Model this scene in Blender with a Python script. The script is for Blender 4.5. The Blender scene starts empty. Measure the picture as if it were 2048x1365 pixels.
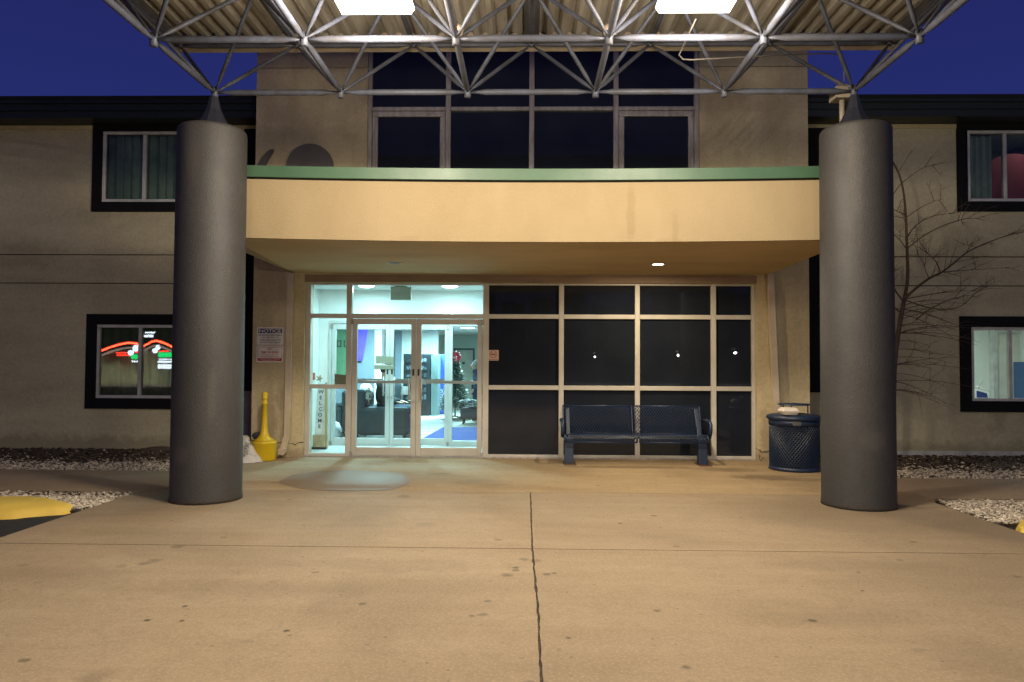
import bpy, bmesh, math, random
from math import radians as R, sin, cos, pi
from mathutils import Vector as V, Matrix as M4
random.seed(7)
S = bpy.context.scene
COL = S.collection

# ------------------------------------------------------------------ camera
FPX = 1450.0                                   # focal length in pixels of the 2048 wide photograph
EYE = V((0, 0, 1.45))
cam = bpy.data.cameras.new("camera")
cam.sensor_fit = 'HORIZONTAL'; cam.sensor_width = 36; cam.lens = FPX / 2048 * 36
cam.clip_end = 2000; cam.clip_start = 0.05
co = bpy.data.objects.new("camera", cam); COL.objects.link(co)
ROT = M4.Rotation(R(1.2), 3, 'Z') @ M4.Rotation(R(90 + 1.72), 3, 'X') @ M4.Rotation(R(0.3), 3, 'Z')
co.matrix_world = M4.Translation(EYE) @ ROT.to_4x4()
S.camera = co

def ray(x, y): return ROT @ V(((x - 1024) / FPX, -(y - 682.5) / FPX, -1))
def at(x, y, Y):                                # point measured in the photo on the upright plane at depth Y
    d = ray(x, y); return EYE + d * (Y / d.y)
def gnd(x, y, Z=0.0):                           # point measured in the photo on the ground
    d = ray(x, y); return EYE + d * ((Z - EYE.z) / d.z)
def X(x, Y, y=700): return at(x, y, Y).x
def Z(y, Y, x=1024): return at(x, y, Y).z

# ------------------------------------------------------------------ world, exposure
w = bpy.data.worlds.new("World"); S.world = w; w.use_nodes = True
nt = w.node_tree; bg = nt.nodes['Background']
sky = nt.nodes.new('ShaderNodeTexSky'); sky.sky_type = 'NISHITA'; sky.sun_disc = False
sky.sun_elevation = R(-3.0); sky.sun_rotation = R(200); sky.air_density = 1.2; sky.ozone_density = 3.0
mx = nt.nodes.new('ShaderNodeMix'); mx.data_type = 'RGBA'; mx.blend_type = 'MIX'; mx.inputs[0].default_value = 0.85
nt.links.new(sky.outputs[0], mx.inputs[6]); 
tcw = nt.nodes.new('ShaderNodeTexCoord'); sx_w = nt.nodes.new('ShaderNodeSeparateXYZ'); rw_ = nt.nodes.new('ShaderNodeValToRGB')
nt.links.new(tcw.outputs['Generated'], sx_w.inputs[0]); nt.links.new(sx_w.outputs[2], rw_.inputs[0]); nt.links.new(rw_.outputs[0], mx.inputs[7])
rw_.color_ramp.elements[0].position = .30; rw_.color_ramp.elements[0].color = (.26, .36, 2.1, 1)
rw_.color_ramp.elements[1].position = .62; rw_.color_ramp.elements[1].color = (.13, .17, 1.25, 1)
nt.links.new(mx.outputs[2], bg.inputs[0]); bg.inputs[1].default_value = 0.082
S.view_settings.view_transform = 'Standard'; S.view_settings.look = 'None'
S.view_settings.exposure = 0; S.view_settings.gamma = 1
S.render.engine = 'CYCLES'
S.cycles.use_denoising = True
S.cycles.max_bounces = 8; S.cycles.diffuse_bounces = 4; S.cycles.transparent_max_bounces = 16
S.cycles.sample_clamp_indirect = 6; S.cycles.caustics_reflective = False; S.cycles.caustics_refractive = False

# ------------------------------------------------------------------ materials
def mat(name, c, rough=0.7, c2=None, scale=3.0, fine=0.0, fscale=90, bump=0.0, bscale=120, metal=0.0, spec=0.5,
        stretch=None, island=0.0, emit=None, estr=0.0, coat=0.0, detail=6, lo=0.35, hi=0.7):
    m = bpy.data.materials.new(name); m.use_nodes = True
    n = m.node_tree.nodes; l = m.node_tree.links; p = n['Principled BSDF']
    p.inputs['Roughness'].default_value = rough; p.inputs['Metallic'].default_value = metal
    p.inputs['Specular IOR Level'].default_value = spec; p.inputs['Coat Weight'].default_value = coat
    tc = n.new('ShaderNodeTexCoord'); mp = n.new('ShaderNodeMapping'); l.new(tc.outputs['Object'], mp.inputs[0])
    if stretch: mp.inputs['Scale'].default_value = stretch
    if c2 is None: c2 = tuple(x * 0.82 for x in c)
    no = n.new('ShaderNodeTexNoise'); no.inputs['Scale'].default_value = scale; no.inputs['Detail'].default_value = detail
    no.inputs['Roughness'].default_value = 0.62
    l.new(mp.outputs[0], no.inputs['Vector'])
    rp = n.new('ShaderNodeValToRGB'); rp.color_ramp.elements[0].position = lo; rp.color_ramp.elements[1].position = hi
    rp.color_ramp.elements[0].color = (*c2, 1); rp.color_ramp.elements[1].color = (*c, 1)
    l.new(no.outputs['Fac'], rp.inputs[0]); out = rp.outputs[0]
    def mul(out, fac_out, lo, hi):
        mr = n.new('ShaderNodeMapRange'); mr.inputs[3].default_value = lo; mr.inputs[4].default_value = hi
        l.new(fac_out, mr.inputs[0])
        x = n.new('ShaderNodeMix'); x.data_type = 'RGBA'; x.blend_type = 'MULTIPLY'; x.inputs[0].default_value = 1
        l.new(out, x.inputs[6]); l.new(mr.outputs[0], x.inputs[7]); return x.outputs[2]
    if fine:
        nf = n.new('ShaderNodeTexNoise'); nf.inputs['Scale'].default_value = fscale; nf.inputs['Detail'].default_value = 3
        l.new(tc.outputs['Object'], nf.inputs['Vector']); out = mul(out, nf.outputs['Fac'], 1 - fine, 1 + fine)
    if island:
        g = n.new('ShaderNodeNewGeometry'); out = mul(out, g.outputs['Random Per Island'], 1 - island, 1 + island)
    l.new(out, p.inputs['Base Color'])
    rv_ = min(.08, rough * .4); rr = n.new('ShaderNodeMapRange'); rr.inputs[3].default_value = min(1, rough + rv_); rr.inputs[4].default_value = max(.0, rough - rv_)
    l.new(no.outputs['Fac'], rr.inputs[0]); l.new(rr.outputs[0], p.inputs['Roughness'])
    if bump:
        nb = n.new('ShaderNodeTexNoise'); nb.inputs['Scale'].default_value = bscale; nb.inputs['Detail'].default_value = 4
        l.new(tc.outputs['Object'], nb.inputs['Vector'])
        b = n.new('ShaderNodeBump'); b.inputs['Strength'].default_value = bump; b.inputs['Distance'].default_value = 0.01
        l.new(nb.outputs['Fac'], b.inputs['Height']); l.new(b.outputs[0], p.inputs['Normal'])
    if emit:
        p.inputs['Emission Color'].default_value = (*emit, 1); p.inputs['Emission Strength'].default_value = estr
    return m

def glow(name, c, s):
    m = bpy.data.materials.new(name); m.use_nodes = True
    n = m.node_tree.nodes; n.clear(); e = n.new('ShaderNodeEmission'); o = n.new('ShaderNodeOutputMaterial')
    e.inputs[0].default_value = (*c, 1); e.inputs[1].default_value = s
    m.node_tree.links.new(e.outputs[0], o.inputs[0]); return m

def glass(name, tint=(1, 1, 1), refl=1.0, rough=0.0, ior=1.5, dirt=0.0):
    m = bpy.data.materials.new(name); m.use_nodes = True
    n = m.node_tree.nodes; l = m.node_tree.links; n.clear()
    o = n.new('ShaderNodeOutputMaterial'); t = n.new('ShaderNodeBsdfTransparent'); g = n.new('ShaderNodeBsdfGlossy')
    t.inputs[0].default_value = (*tint, 1); g.inputs['Roughness'].default_value = rough
    f = n.new('ShaderNodeFresnel'); f.inputs[0].default_value = ior
    mu = n.new('ShaderNodeMath'); mu.operation = 'MULTIPLY'; mu.inputs[1].default_value = refl; mu.use_clamp = True
    l.new(f.outputs[0], mu.inputs[0])
    x = n.new('ShaderNodeMixShader'); l.new(mu.outputs[0], x.inputs[0]); l.new(t.outputs[0], x.inputs[1]); l.new(g.outputs[0], x.inputs[2])
    if dirt:
        d = n.new('ShaderNodeBsdfDiffuse'); d.inputs[0].default_value = (.6, .6, .55, 1)
        x2 = n.new('ShaderNodeMixShader'); no = n.new('ShaderNodeTexNoise'); no.inputs['Scale'].default_value = 2.5
        mr = n.new('ShaderNodeMapRange'); mr.inputs[1].default_value = .4; mr.inputs[2].default_value = .8; mr.inputs[4].default_value = dirt
        l.new(no.outputs['Fac'], mr.inputs[0]); l.new(mr.outputs[0], x2.inputs[0]); l.new(x.outputs[0], x2.inputs[1]); l.new(d.outputs[0], x2.inputs[2]); x = x2
    l.new(x.outputs[0], o.inputs[0]); return m

def stains(m, items, axes='XY', col=(.05, .04, .03)):
    """individual marks with a shape of their own: (u, v, radius u, radius v, strength) in metres on the surface"""
    n = m.node_tree.nodes; l = m.node_tree.links; p = n['Principled BSDF']; src = p.inputs['Base Color'].links[0].from_socket
    tc = [x for x in n if x.type == 'TEX_COORD'][0]; sp = n.new('ShaderNodeSeparateXYZ'); l.new(tc.outputs['Object'], sp.inputs[0])
    nz = n.new('ShaderNodeTexNoise'); nz.inputs['Scale'].default_value = 7; nz.inputs['Detail'].default_value = 6; nz.inputs['Roughness'].default_value = .7; l.new(tc.outputs['Object'], nz.inputs['Vector'])
    cb = n.new('ShaderNodeCombineXYZ'); l.new(sp.outputs[axes[0]], cb.inputs[0]); l.new(sp.outputs[axes[1]], cb.inputs[1])
    for u, v, ru, rv, st in items:
        a = n.new('ShaderNodeVectorMath'); a.operation = 'SUBTRACT'; l.new(cb.outputs[0], a.inputs[0]); a.inputs[1].default_value = (u, v, 0)
        b = n.new('ShaderNodeVectorMath'); b.operation = 'DIVIDE'; l.new(a.outputs[0], b.inputs[0]); b.inputs[1].default_value = (ru, rv, 1)
        d = n.new('ShaderNodeVectorMath'); d.operation = 'LENGTH'; l.new(b.outputs[0], d.inputs[0])
        k = n.new('ShaderNodeMath'); k.operation = 'MULTIPLY_ADD'; l.new(nz.outputs['Fac'], k.inputs[0]); k.inputs[1].default_value = 1.6; k.inputs[2].default_value = -.8
        e = n.new('ShaderNodeMath'); e.operation = 'ADD'; l.new(d.outputs['Value'], e.inputs[0]); l.new(k.outputs[0], e.inputs[1])
        r = n.new('ShaderNodeMapRange'); r.inputs[1].default_value = 1.0; r.inputs[2].default_value = .45; r.inputs[3].default_value = 0; r.inputs[4].default_value = st; l.new(e.outputs[0], r.inputs[0])
        x = n.new('ShaderNodeMix'); x.data_type = 'RGBA'; l.new(r.outputs[0], x.inputs[0]); l.new(src, x.inputs[6]); x.inputs[7].default_value = (*col, 1); src = x.outputs[2]
    l.new(src, p.inputs['Base Color'])

def concrete(name, c, c2, streak=(.5, 4, 1), spots=True, dirt=0.4):
    m = mat(name, c, .82, c2, 1.3, fine=.20, fscale=38, bump=.35, bscale=110, stretch=streak, lo=.22, hi=.8, island=.06, spec=.3)
    n = m.node_tree.nodes; l = m.node_tree.links; p = n['Principled BSDF']
    tc = [x for x in n if x.type == 'TEX_COORD'][0]
    src = p.inputs['Base Color'].links[0].from_socket
    def dark(src, fac, col):
        x = n.new('ShaderNodeMix'); x.data_type = 'RGBA'; x.blend_type = 'MIX'; l.new(fac, x.inputs[0]); l.new(src, x.inputs[6])
        x.inputs[7].default_value = (*col, 1); return x.outputs[2]
    # broad worn and dirty areas
    nz = n.new('ShaderNodeTexNoise'); nz.inputs['Scale'].default_value = .45; nz.inputs['Detail'].default_value = 5; nz.inputs['Distortion'].default_value = .6
    l.new(tc.outputs['Object'], nz.inputs['Vector'])
    mr = n.new('ShaderNodeMapRange'); mr.inputs[1].default_value = .48; mr.inputs[2].default_value = .78; mr.inputs[4].default_value = dirt * 2; l.new(nz.outputs['Fac'], mr.inputs[0])
    src = dark(src, mr.outputs[0], tuple(x * .55 for x in c2))
    # blotches a hand or two across
    nb2 = n.new('ShaderNodeTexNoise'); nb2.inputs['Scale'].default_value = 6; nb2.inputs['Detail'].default_value = 8; nb2.inputs['Roughness'].default_value = .75; nb2.inputs['Distortion'].default_value = 1.2
    l.new(tc.outputs['Object'], nb2.inputs['Vector'])
    mb2 = n.new('ShaderNodeMapRange'); mb2.inputs[1].default_value = .45; mb2.inputs[2].default_value = .72; mb2.inputs[4].default_value = .45; l.new(nb2.outputs['Fac'], mb2.inputs[0])
    src = dark(src, mb2.outputs[0], tuple(x * .72 for x in c2))
    # pale aggregate specks
    vs = n.new('ShaderNodeTexVoronoi'); vs.voronoi_dimensions = '2D'; vs.inputs['Scale'].default_value = 34; l.new(tc.outputs['Object'], vs.inputs['Vector'])
    m3 = n.new('ShaderNodeMapRange'); m3.inputs[1].default_value = .26; m3.inputs[2].default_value = .08; m3.inputs[4].default_value = .32; l.new(vs.outputs['Distance'], m3.inputs[0])
    src = dark(src, m3.outputs[0], tuple(min(1, x * 1.35) for x in c))
    if spots:                                   # chewing gum, oil drips
        for sc, rad, keep in ((1.15, .035, .5), (2.6, .04, .35), (5.0, .05, .22), (11, .09, .15)):
            vo = n.new('ShaderNodeTexVoronoi'); vo.voronoi_dimensions = '2D'; vo.inputs['Scale'].default_value = sc
            mp = n.new('ShaderNodeMapping'); mp.inputs['Scale'].default_value = (.8, 1, 0); mp.inputs['Location'].default_value = (sc, sc * .7, 0)
            nd = n.new('ShaderNodeTexNoise'); nd.inputs['Scale'].default_value = 9
            l.new(tc.outputs['Object'], nd.inputs['Vector'])
            ad = n.new('ShaderNodeVectorMath'); ad.operation = 'MULTIPLY_ADD'; l.new(nd.outputs['Color'], ad.inputs[0]); ad.inputs[1].default_value = (.05, .05, 0)
            l.new(tc.outputs['Object'], ad.inputs[2]); l.new(ad.outputs[0], mp.inputs[0]); l.new(mp.outputs[0], vo.inputs['Vector'])
            a = n.new('ShaderNodeMapRange'); a.inputs[1].default_value = rad; a.inputs[2].default_value = rad * .6; l.new(vo.outputs['Distance'], a.inputs[0])
            sp = n.new('ShaderNodeSeparateColor'); l.new(vo.outputs['Color'], sp.inputs[0])
            k = n.new('ShaderNodeMath'); k.operation = 'LESS_THAN'; k.inputs[1].default_value = keep; l.new(sp.outputs[0], k.inputs[0])
            q = n.new('ShaderNodeMath'); q.operation = 'MULTIPLY'; l.new(a.outputs[0], q.inputs[0]); l.new(k.outputs[0], q.inputs[1])
            q2 = n.new('ShaderNodeMath'); q2.operation = 'MULTIPLY'; l.new(q.outputs[0], q2.inputs[0]); l.new(sp.outputs[1], q2.inputs[1])
            q3 = n.new('ShaderNodeMath'); q3.operation = 'MULTIPLY'; q3.inputs[1].default_value = .6; l.new(q2.outputs[0], q3.inputs[0]); src = dark(src, q3.outputs[0], (.05, .035, .025))
    l.new(src, p.inputs['Base Color'])
    return m

m_stucco = mat('stucco', (.56, .475, .30), .9, (.44, .365, .225), 1.6, fine=.20, fscale=26, bump=.9, bscale=45, stretch=(1.6, 1, .35), spec=.2)
m_wing = mat('wing_stucco', (.56, .505, .345), .9, (.41, .365, .245), .9, fine=.20, fscale=24, bump=.9, bscale=40, stretch=(.35, 1, 1.5), spec=.2)
m_dark = mat('black_trim', (.007, .007, .008), .75, bump=.2, spec=.2)
m_gap = mat('dark_gap', (.035, .028, .02), .95)
m_column = mat('column_paint', (.038, .0355, .0355), .62, (.030, .028, .028), 2.5, fine=.28, fscale=30, bump=.5, bscale=80)
m_fascia = mat('fascia_stucco', (.345, .268, .160), .85, (.30, .228, .132), 1.3, fine=.06, fscale=50, bump=.5, bscale=60, stretch=(1, 1, .5), spec=.25)
m_soffit = mat('soffit_stucco', (.58, .43, .235), .9, (.45, .325, .17), 1.2, fine=.06, bump=.25, stretch=(.5, 1.2, 1))
m_green = mat('green_metal', (.055, .122, .07), .48, (.04, .095, .055), 2.0, fine=.05, spec=.6)
m_eave = mat('dark_green_metal', (.012, .02, .016), .5, fine=.1)
m_roof = mat('roof_shingle', (.012, .012, .015), .9, fine=.3, fscale=30)
m_alu = mat('painted_aluminium', (.53, .505, .45), .42, (.45, .42, .37), 4, fine=.05, bump=.06, spec=.5)
m_white = mat('white_vinyl', (.62, .62, .60), .45, (.45, .45, .44), 6, fine=.06)
m_steel = mat('painted_steel', (.075, .086, .125), .5, (.048, .048, .058), 5, fine=.15, fscale=40, bump=.15, bscale=60, metal=.0, spec=.35)
m_capsteel = mat('blue_grey_steel', (.011, .013, .024), .6, (.008, .010, .018), 5, fine=.08)
m_deck = mat('deck_steel', (.47, .435, .375), .6, (.30, .265, .215), 2.2, fine=.08, stretch=(2.5, .35, 1), metal=.1)
m_beam = mat('dark_beam', (.09, .085, .085), .6, fine=.1)
m_cream = mat('cream_metal', (.55, .46, .34), .5, (.42, .34, .25), 3)
m_pane = mat('tinted_glass', (.017, .021, .030), .0, (.013, .016, .024), 2, spec=.34, coat=.0)
m_glass = glass('clear_glass', (.93, .98, .97), 1.15, dirt=.035)
m_wglass = glass('window_glass', (.70, .78, .73), 1.0, ior=1.5)
m_wglass2 = glass('reflective_window_glass', (.70, .78, .73), 1.7)
m_lglass = glass('room_glass', (.9, .95, .93), 1.3)
m_conc = concrete('driveway_concrete', (.295, .225, .147), (.235, .174, .111), streak=(.45, 3.2, 1))
m_apron = concrete('apron_concrete', (.36, .265, .155), (.25, .18, .10), streak=(.5, 2.5, 1), dirt=.4)
m_walk = concrete('walk_concrete', (.36, .275, .18), (.28, .205, .13), streak=(.5, 1.5, 1), dirt=.35)
def gs(x, y, r, st, k=1.0): p = gnd(x, y); return (p.x, p.y, r, r * k, st)
stains(m_conc, [gs(1015, 1151, .05, .55), gs(1031, 1136, .03, .7), gs(1031, 1141, .03, .6), gs(1048, 1119, .05, .45), gs(1072, 1122, .05, .4), gs(1094, 1149, .035, .6), gs(1108, 1147, .025, .6),
    gs(355, 1094, .055, .45), gs(288, 1128, .055, .4), gs(310, 1121, .06, .4), gs(243, 1133, .05, .3), gs(45, 1131, .05, .35), gs(294, 1241, .022, .9), gs(364, 1242, .018, .9), gs(370, 1213, .022, .85), gs(573, 1262, .02, .9),
    gs(943, 1232, .022, .6), gs(1314, 1222, .025, .6), gs(1137, 1276, .02, .7), gs(975, 1203, .025, .5), gs(725, 1208, .03, .6), gs(1372, 1335, .03, .6), gs(1240, 1047, .035, .8), gs(1800, 1121, .04, .5), gs(1625, 1242, .03, .8), gs(1717, 1145, .015, .9), gs(1725, 1182, .015, .8), gs(808, 993, .10, .3), gs(850, 1050, .12, .18)])
stains(m_conc, [gs(190, 1355, .10, .4), gs(1960, 1320, .35, .25), gs(780, 1130, .9, .22, .25), gs(1700, 1130, .8, .2, .3), gs(450, 1180, 1.1, .2, .25), gs(1650, 1230, .7, .2, .4), gs(100, 1150, .7, .22, .5)], col=(.12, .085, .055))
stains(m_apron, [gs(1530, 955, .55, .55, .45), gs(1450, 940, .5, .45, .5), gs(1270, 935, 1.3, .5, .12), gs(1600, 960, .5, .4, .35), gs(960, 965, .5, .2, .6), gs(590, 965, .35, .45, .6), gs(880, 948, .2, .4, .3)], col=(.07, .048, .028))
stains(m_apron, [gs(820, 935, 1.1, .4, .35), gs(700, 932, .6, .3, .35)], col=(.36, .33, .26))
stains(m_fascia, [(at(1262, 430, 8.12).x, at(1262, 430, 8.12).z, .06, .45, .3), (at(1350, 455, 8.12).x, at(1350, 455, 8.12).z, .05, .22, .22), (at(820, 477, 8.12).x, at(820, 477, 8.12).z, .14, .05, .22), (at(1340, 484, 8.12).x, at(1340, 484, 8.12).z, .2, .05, .22)], 'XZ', (.20, .14, .075))
stains(m_wing, [(0, 0, 60, .26, .55), (-6.9, 1.25, .12, .5, .3), (-6.0, 1.2, .16, .45, .3), (7.6, .8, .2, .55, .4), (8.1, .75, .12, .5, .35), (6.9, .9, .12, .6, .25), (-8.4, 3.2, .9, .3, .25), (7.2, 3.4, .5, .35, .25), (-7.3, 3.9, .5, .2, .25)], 'XZ', (.17, .15, .10))
stains(m_stucco, [(0, 0, 60, .16, .5), (-3.9, .55, .12, .5, .4), (-3.75, .9, .08, .3, .3), (3.6, .4, .14, .5, .4), (-2.6, 5.0, .5, .22, .18), (3.0, 5.6, .6, .3, .15)], 'XZ', (.19, .14, .09))
stains(m_column, [(-3.45, 3.6, .10, .5, .25), (-3.2, 1.1, .05, .35, .3), (3.3, 3.5, .09, .6, .25), (3.45, .7, .18, .12, .3), (-3.5, .5, .12, .1, .3)], 'XZ', (.085, .075, .065))
stains(m_column, [(0, .0, 60, .075, .7)], 'XZ', (.035, .028, .022))
m_asph = mat('asphalt', (.013, .013, .014), .9, (.009, .009, .010), 8, fine=.5, fscale=60, bump=.6, bscale=90)
m_dirt = mat('mulch_dirt', (.055, .04, .028), .95, (.03, .022, .015), 14, fine=.4, fscale=40, bump=.8, bscale=30)
m_stone = mat('gravel_stone', (.56, .49, .39), .85, (.38, .32, .25), 9, island=.5, fine=.1)
m_mulch = mat('mulch_chip', (.10, .07, .045), .95, (.05, .035, .022), 9, island=.6)
m_yellow = mat('kerb_yellow', (.74, .52, .09), .65, (.62, .42, .07), 2.5, fine=.1, bump=.3, bscale=50)
m_yplast = mat('yellow_plastic', (.72, .50, .012), .42, (.62, .42, .01), 3, fine=.04)
m_blue = mat('blue_plastisol', (.012, .028, .07), .45, (.009, .021, .052), 5, fine=.08, spec=.55)
m_bluein = mat('bin_liner', (.008, .010, .014), .7)
m_sign = mat('sign_white', (.84, .82, .78), .45, (.56, .54, .50), 6, fine=.03)
m_navy = mat('sign_navy', (.012, .022, .13), .5)
m_black = mat('print_black', (.015, .015, .018), .6)
m_red = mat('sign_red', (.42, .02, .025), .5)
m_foam = mat('foam', (.74, .66, .58), .7, fine=.05)
m_rust = mat('rusty_plate', (.13, .065, .04), .85, (.06, .035, .025), 9, fine=.3)
m_bark = mat('bark', (.12, .085, .06), .9, (.07, .048, .035), 14, fine=.3)
m_nest = mat('nest_mud', (.40, .31, .23), .95, (.22, .16, .11), 25, bump=1.0, bscale=60)

# ------------------------------------------------------------------ mesh builder
class MB:
    def __init__(s): s.v = []; s.f = []; s.sm = []
    def add(s, vs, fs, smooth=False):
        o = len(s.v); s.v += [tuple(v) for v in vs]; s.f += [tuple(i + o for i in f) for f in fs]; s.sm += [smooth] * len(fs); return s
    def box(s, x0, x1, y0, y1, z0, z1):
        return s.add([(x, y, z) for x in (x0, x1) for y in (y0, y1) for z in (z0, z1)],
                     [(0, 1, 3, 2), (4, 6, 7, 5), (0, 4, 5, 1), (2, 3, 7, 6), (0, 2, 6, 4), (1, 5, 7, 3)])
    def hexa(s, p):                              # 8 points: bottom ring 4, top ring 4
        return s.add(p, [(3, 2, 1, 0), (4, 5, 6, 7), (0, 1, 5, 4), (1, 2, 6, 5), (2, 3, 7, 6), (3, 0, 4, 7)])
    def tube(s, pts, r, n=8, caps=True, smooth=True):
        pts = [V(p) for p in pts]; rs = r if isinstance(r, (list, tuple)) else [r] * len(pts)
        t0 = (pts[1] - pts[0]).normalized(); up = V((0, 0, 1)) if abs(t0.z) < .9 else V((1, 0, 0))
        a = t0.cross(up).normalized(); vs = []; N = len(pts)
        for i, p in enumerate(pts):
            t = (pts[min(i + 1, N - 1)] - pts[max(i - 1, 0)]).normalized()
            a = (a - t * a.dot(t)).normalized(); b = t.cross(a)
            for k in range(n):
                q = 2 * pi * k / n + (pi / 4 if n == 4 else 0); vs.append(p + (a * cos(q) + b * sin(q)) * rs[i])
        fs = [(i * n + k, i * n + (k + 1) % n, (i + 1) * n + (k + 1) % n, (i + 1) * n + k) for i in range(N - 1) for k in range(n)]
        s.add(vs, fs, smooth)
        if caps:
            o = len(s.v) - len(vs)
            s.f += [tuple(o + k for k in reversed(range(n))), tuple(o + (N - 1) * n + k for k in range(n))]; s.sm += [False, False]
        return s
    def lathe(s, prof, c=(0, 0, 0), n=32, smooth=True, caps=True):   # prof: (r, z)
        c = V(c); vs = []; N = len(prof)
        for r, z in prof:
            for k in range(n): vs.append((c.x + r * cos(2 * pi * k / n), c.y + r * sin(2 * pi * k / n), c.z + z))
        fs = [(i * n + k, i * n + (k + 1) % n, (i + 1) * n + (k + 1) % n, (i + 1) * n + k) for i in range(N - 1) for k in range(n)]
        s.add(vs, fs, smooth); o = len(s.v) - len(vs)
        if not caps: return s
        s.f += [tuple(o + k for k in reversed(range(n))), tuple(o + (N - 1) * n + k for k in range(n))]; s.sm += [False, False]
        return s
    def ball(s, c, r, n=12, m=8, sc=(1, 1, 1), jitter=0):
        c = V(c); vs = []
        for i in range(m + 1):
            th = pi * i / m
            for k in range(n):
                j = 1 + random.uniform(-jitter, jitter)
                vs.append((c.x + r * sc[0] * j * sin(th) * cos(2 * pi * k / n), c.y + r * sc[1] * j * sin(th) * sin(2 * pi * k / n), c.z + r * sc[2] * j * cos(th)))
        fs = [(i * n + k, (i + 1) * n + k, (i + 1) * n + (k + 1) % n, i * n + (k + 1) % n) for i in range(m) for k in range(n)]
        return s.add(vs, fs, True)
    def prism(s, poly, d):                       # poly: list of V in a plane, d: extrusion vector
        n = len(poly); d = V(d); vs = [V(p) for p in poly] + [V(p) + d for p in poly]
        fs = [tuple(reversed(range(n))), tuple(range(n, 2 * n))] + [(i, (i + 1) % n, n + (i + 1) % n, n + i) for i in range(n)]
        return s.add(vs, fs)
    def text(s, txt, x, y, z, h, width=None, depth=.002, bold=0.0, rot=None, just='CENTER'):   # faces -Y, centred at x, z
        cu = bpy.data.curves.new('t', 'FONT'); cu.body = txt; cu.size = 1; cu.align_x = just; cu.offset = bold; cu.extrude = 0; cu.resolution_u = 3
        o = bpy.data.objects.new('t', cu); COL.objects.link(o)
        me = bpy.data.meshes.new_from_object(o.evaluated_get(bpy.context.evaluated_depsgraph_get()))
        pts = [v.co.copy() for v in me.vertices]; fs = [tuple(p.vertices) for p in me.polygons]
        bpy.data.objects.remove(o); bpy.data.curves.remove(cu); bpy.data.meshes.remove(me)
        if not pts: return s
        x0 = min(p.x for p in pts); x1 = max(p.x for p in pts); z0 = min(p.y for p in pts); z1 = max(p.y for p in pts)
        k = h / (z1 - z0); kx = width / (x1 - x0) if width else k
        vs = []
        for p in pts:
            q = V(((p.x - (x0 + x1) / 2) * kx, 0, (p.y - (z0 + z1) / 2) * k))
            if rot: q = rot @ q
            vs.append((x + q.x, y + q.y, z + q.z))
        return s.add(vs, fs)
    def build(s, name, m, parent=None, bevel=0, loc=None):
        me = bpy.data.meshes.new(name); 
        if loc is not None:
            L = V(loc); s.v = [tuple(V(v) - L) for v in s.v]
        me.from_pydata(s.v, [], s.f); me.polygons.foreach_set('use_smooth', s.sm); me.materials.append(m); me.update()
        o = bpy.data.objects.new(name, me); COL.objects.link(o)
        if loc is not None: o.location = loc
        if parent is not None: o.parent = parent; 
        if parent is not None and PARK.get(parent.name) is not None: o.location = V(o.location) - PARK[parent.name]
        if bevel:
            b = o.modifiers.new('bevel', 'BEVEL'); b.width = bevel; b.segments = 2; b.limit_method = 'ANGLE'
        return o
PARK = {}
def tag(o, label=None, cat=None, group=None, kind=None):
    if label: o['label'] = label
    if cat: o['category'] = cat
    if group: o['group'] = group
    if kind: o['kind'] = kind
    return o
def thing(name, label, cat, loc=(0, 0, 0), group=None):
    o = bpy.data.objects.new(name, None); COL.objects.link(o); o.location = loc; o.empty_display_size = .1
    PARK[o.name] = V(loc)                        # children are built in world coordinates, then shifted
    return tag(o, label, cat, group)
def lamp(name, loc, power, color, size, parent, rot=(0, 0, 0), sy=None, spread=180):
    l = bpy.data.lights.new(name, 'AREA'); l.energy = power; l.color = color; l.shape = 'RECTANGLE' if sy else 'SQUARE'; l.size = size
    if sy: l.size_y = sy
    l.spread = R(spread)
    o = bpy.data.objects.new(name, l); COL.objects.link(o); o.location = V(loc) - PARK[parent.name]; o.rotation_euler = rot; o.parent = parent
    return o

def bulb(name, loc, power, color, radius, parent):
    l = bpy.data.lights.new(name, 'POINT'); l.energy = power; l.color = color; l.shadow_soft_size = radius
    o = bpy.data.objects.new(name, l); COL.objects.link(o); o.location = V(loc) - PARK[parent.name]; o.parent = parent
    return o

YS = 11.07      # storefront plane
YF = 10.98      # central wall face
YW = 11.90      # wing wall face
YC = 7.62       # column row
YE = 8.12       # entrance fascia
SOF = 2.81      # soffit height

# ================================================================== GROUND
def sheet(name, poly, z, m, thick=.0, kind='structure'):
    b = MB()
    if thick: b.prism([V((p[0], p[1], z - thick)) for p in poly], (0, 0, thick))
    else: b.add([(p[0], p[1], z) for p in poly], [tuple(range(len(poly)))])
    return tag(b.build(name, m), kind=kind)
sheet('ground', [(-500, -500), (500, -500), (500, 500), (-500, 500)], -.055, m_asph)
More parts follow.
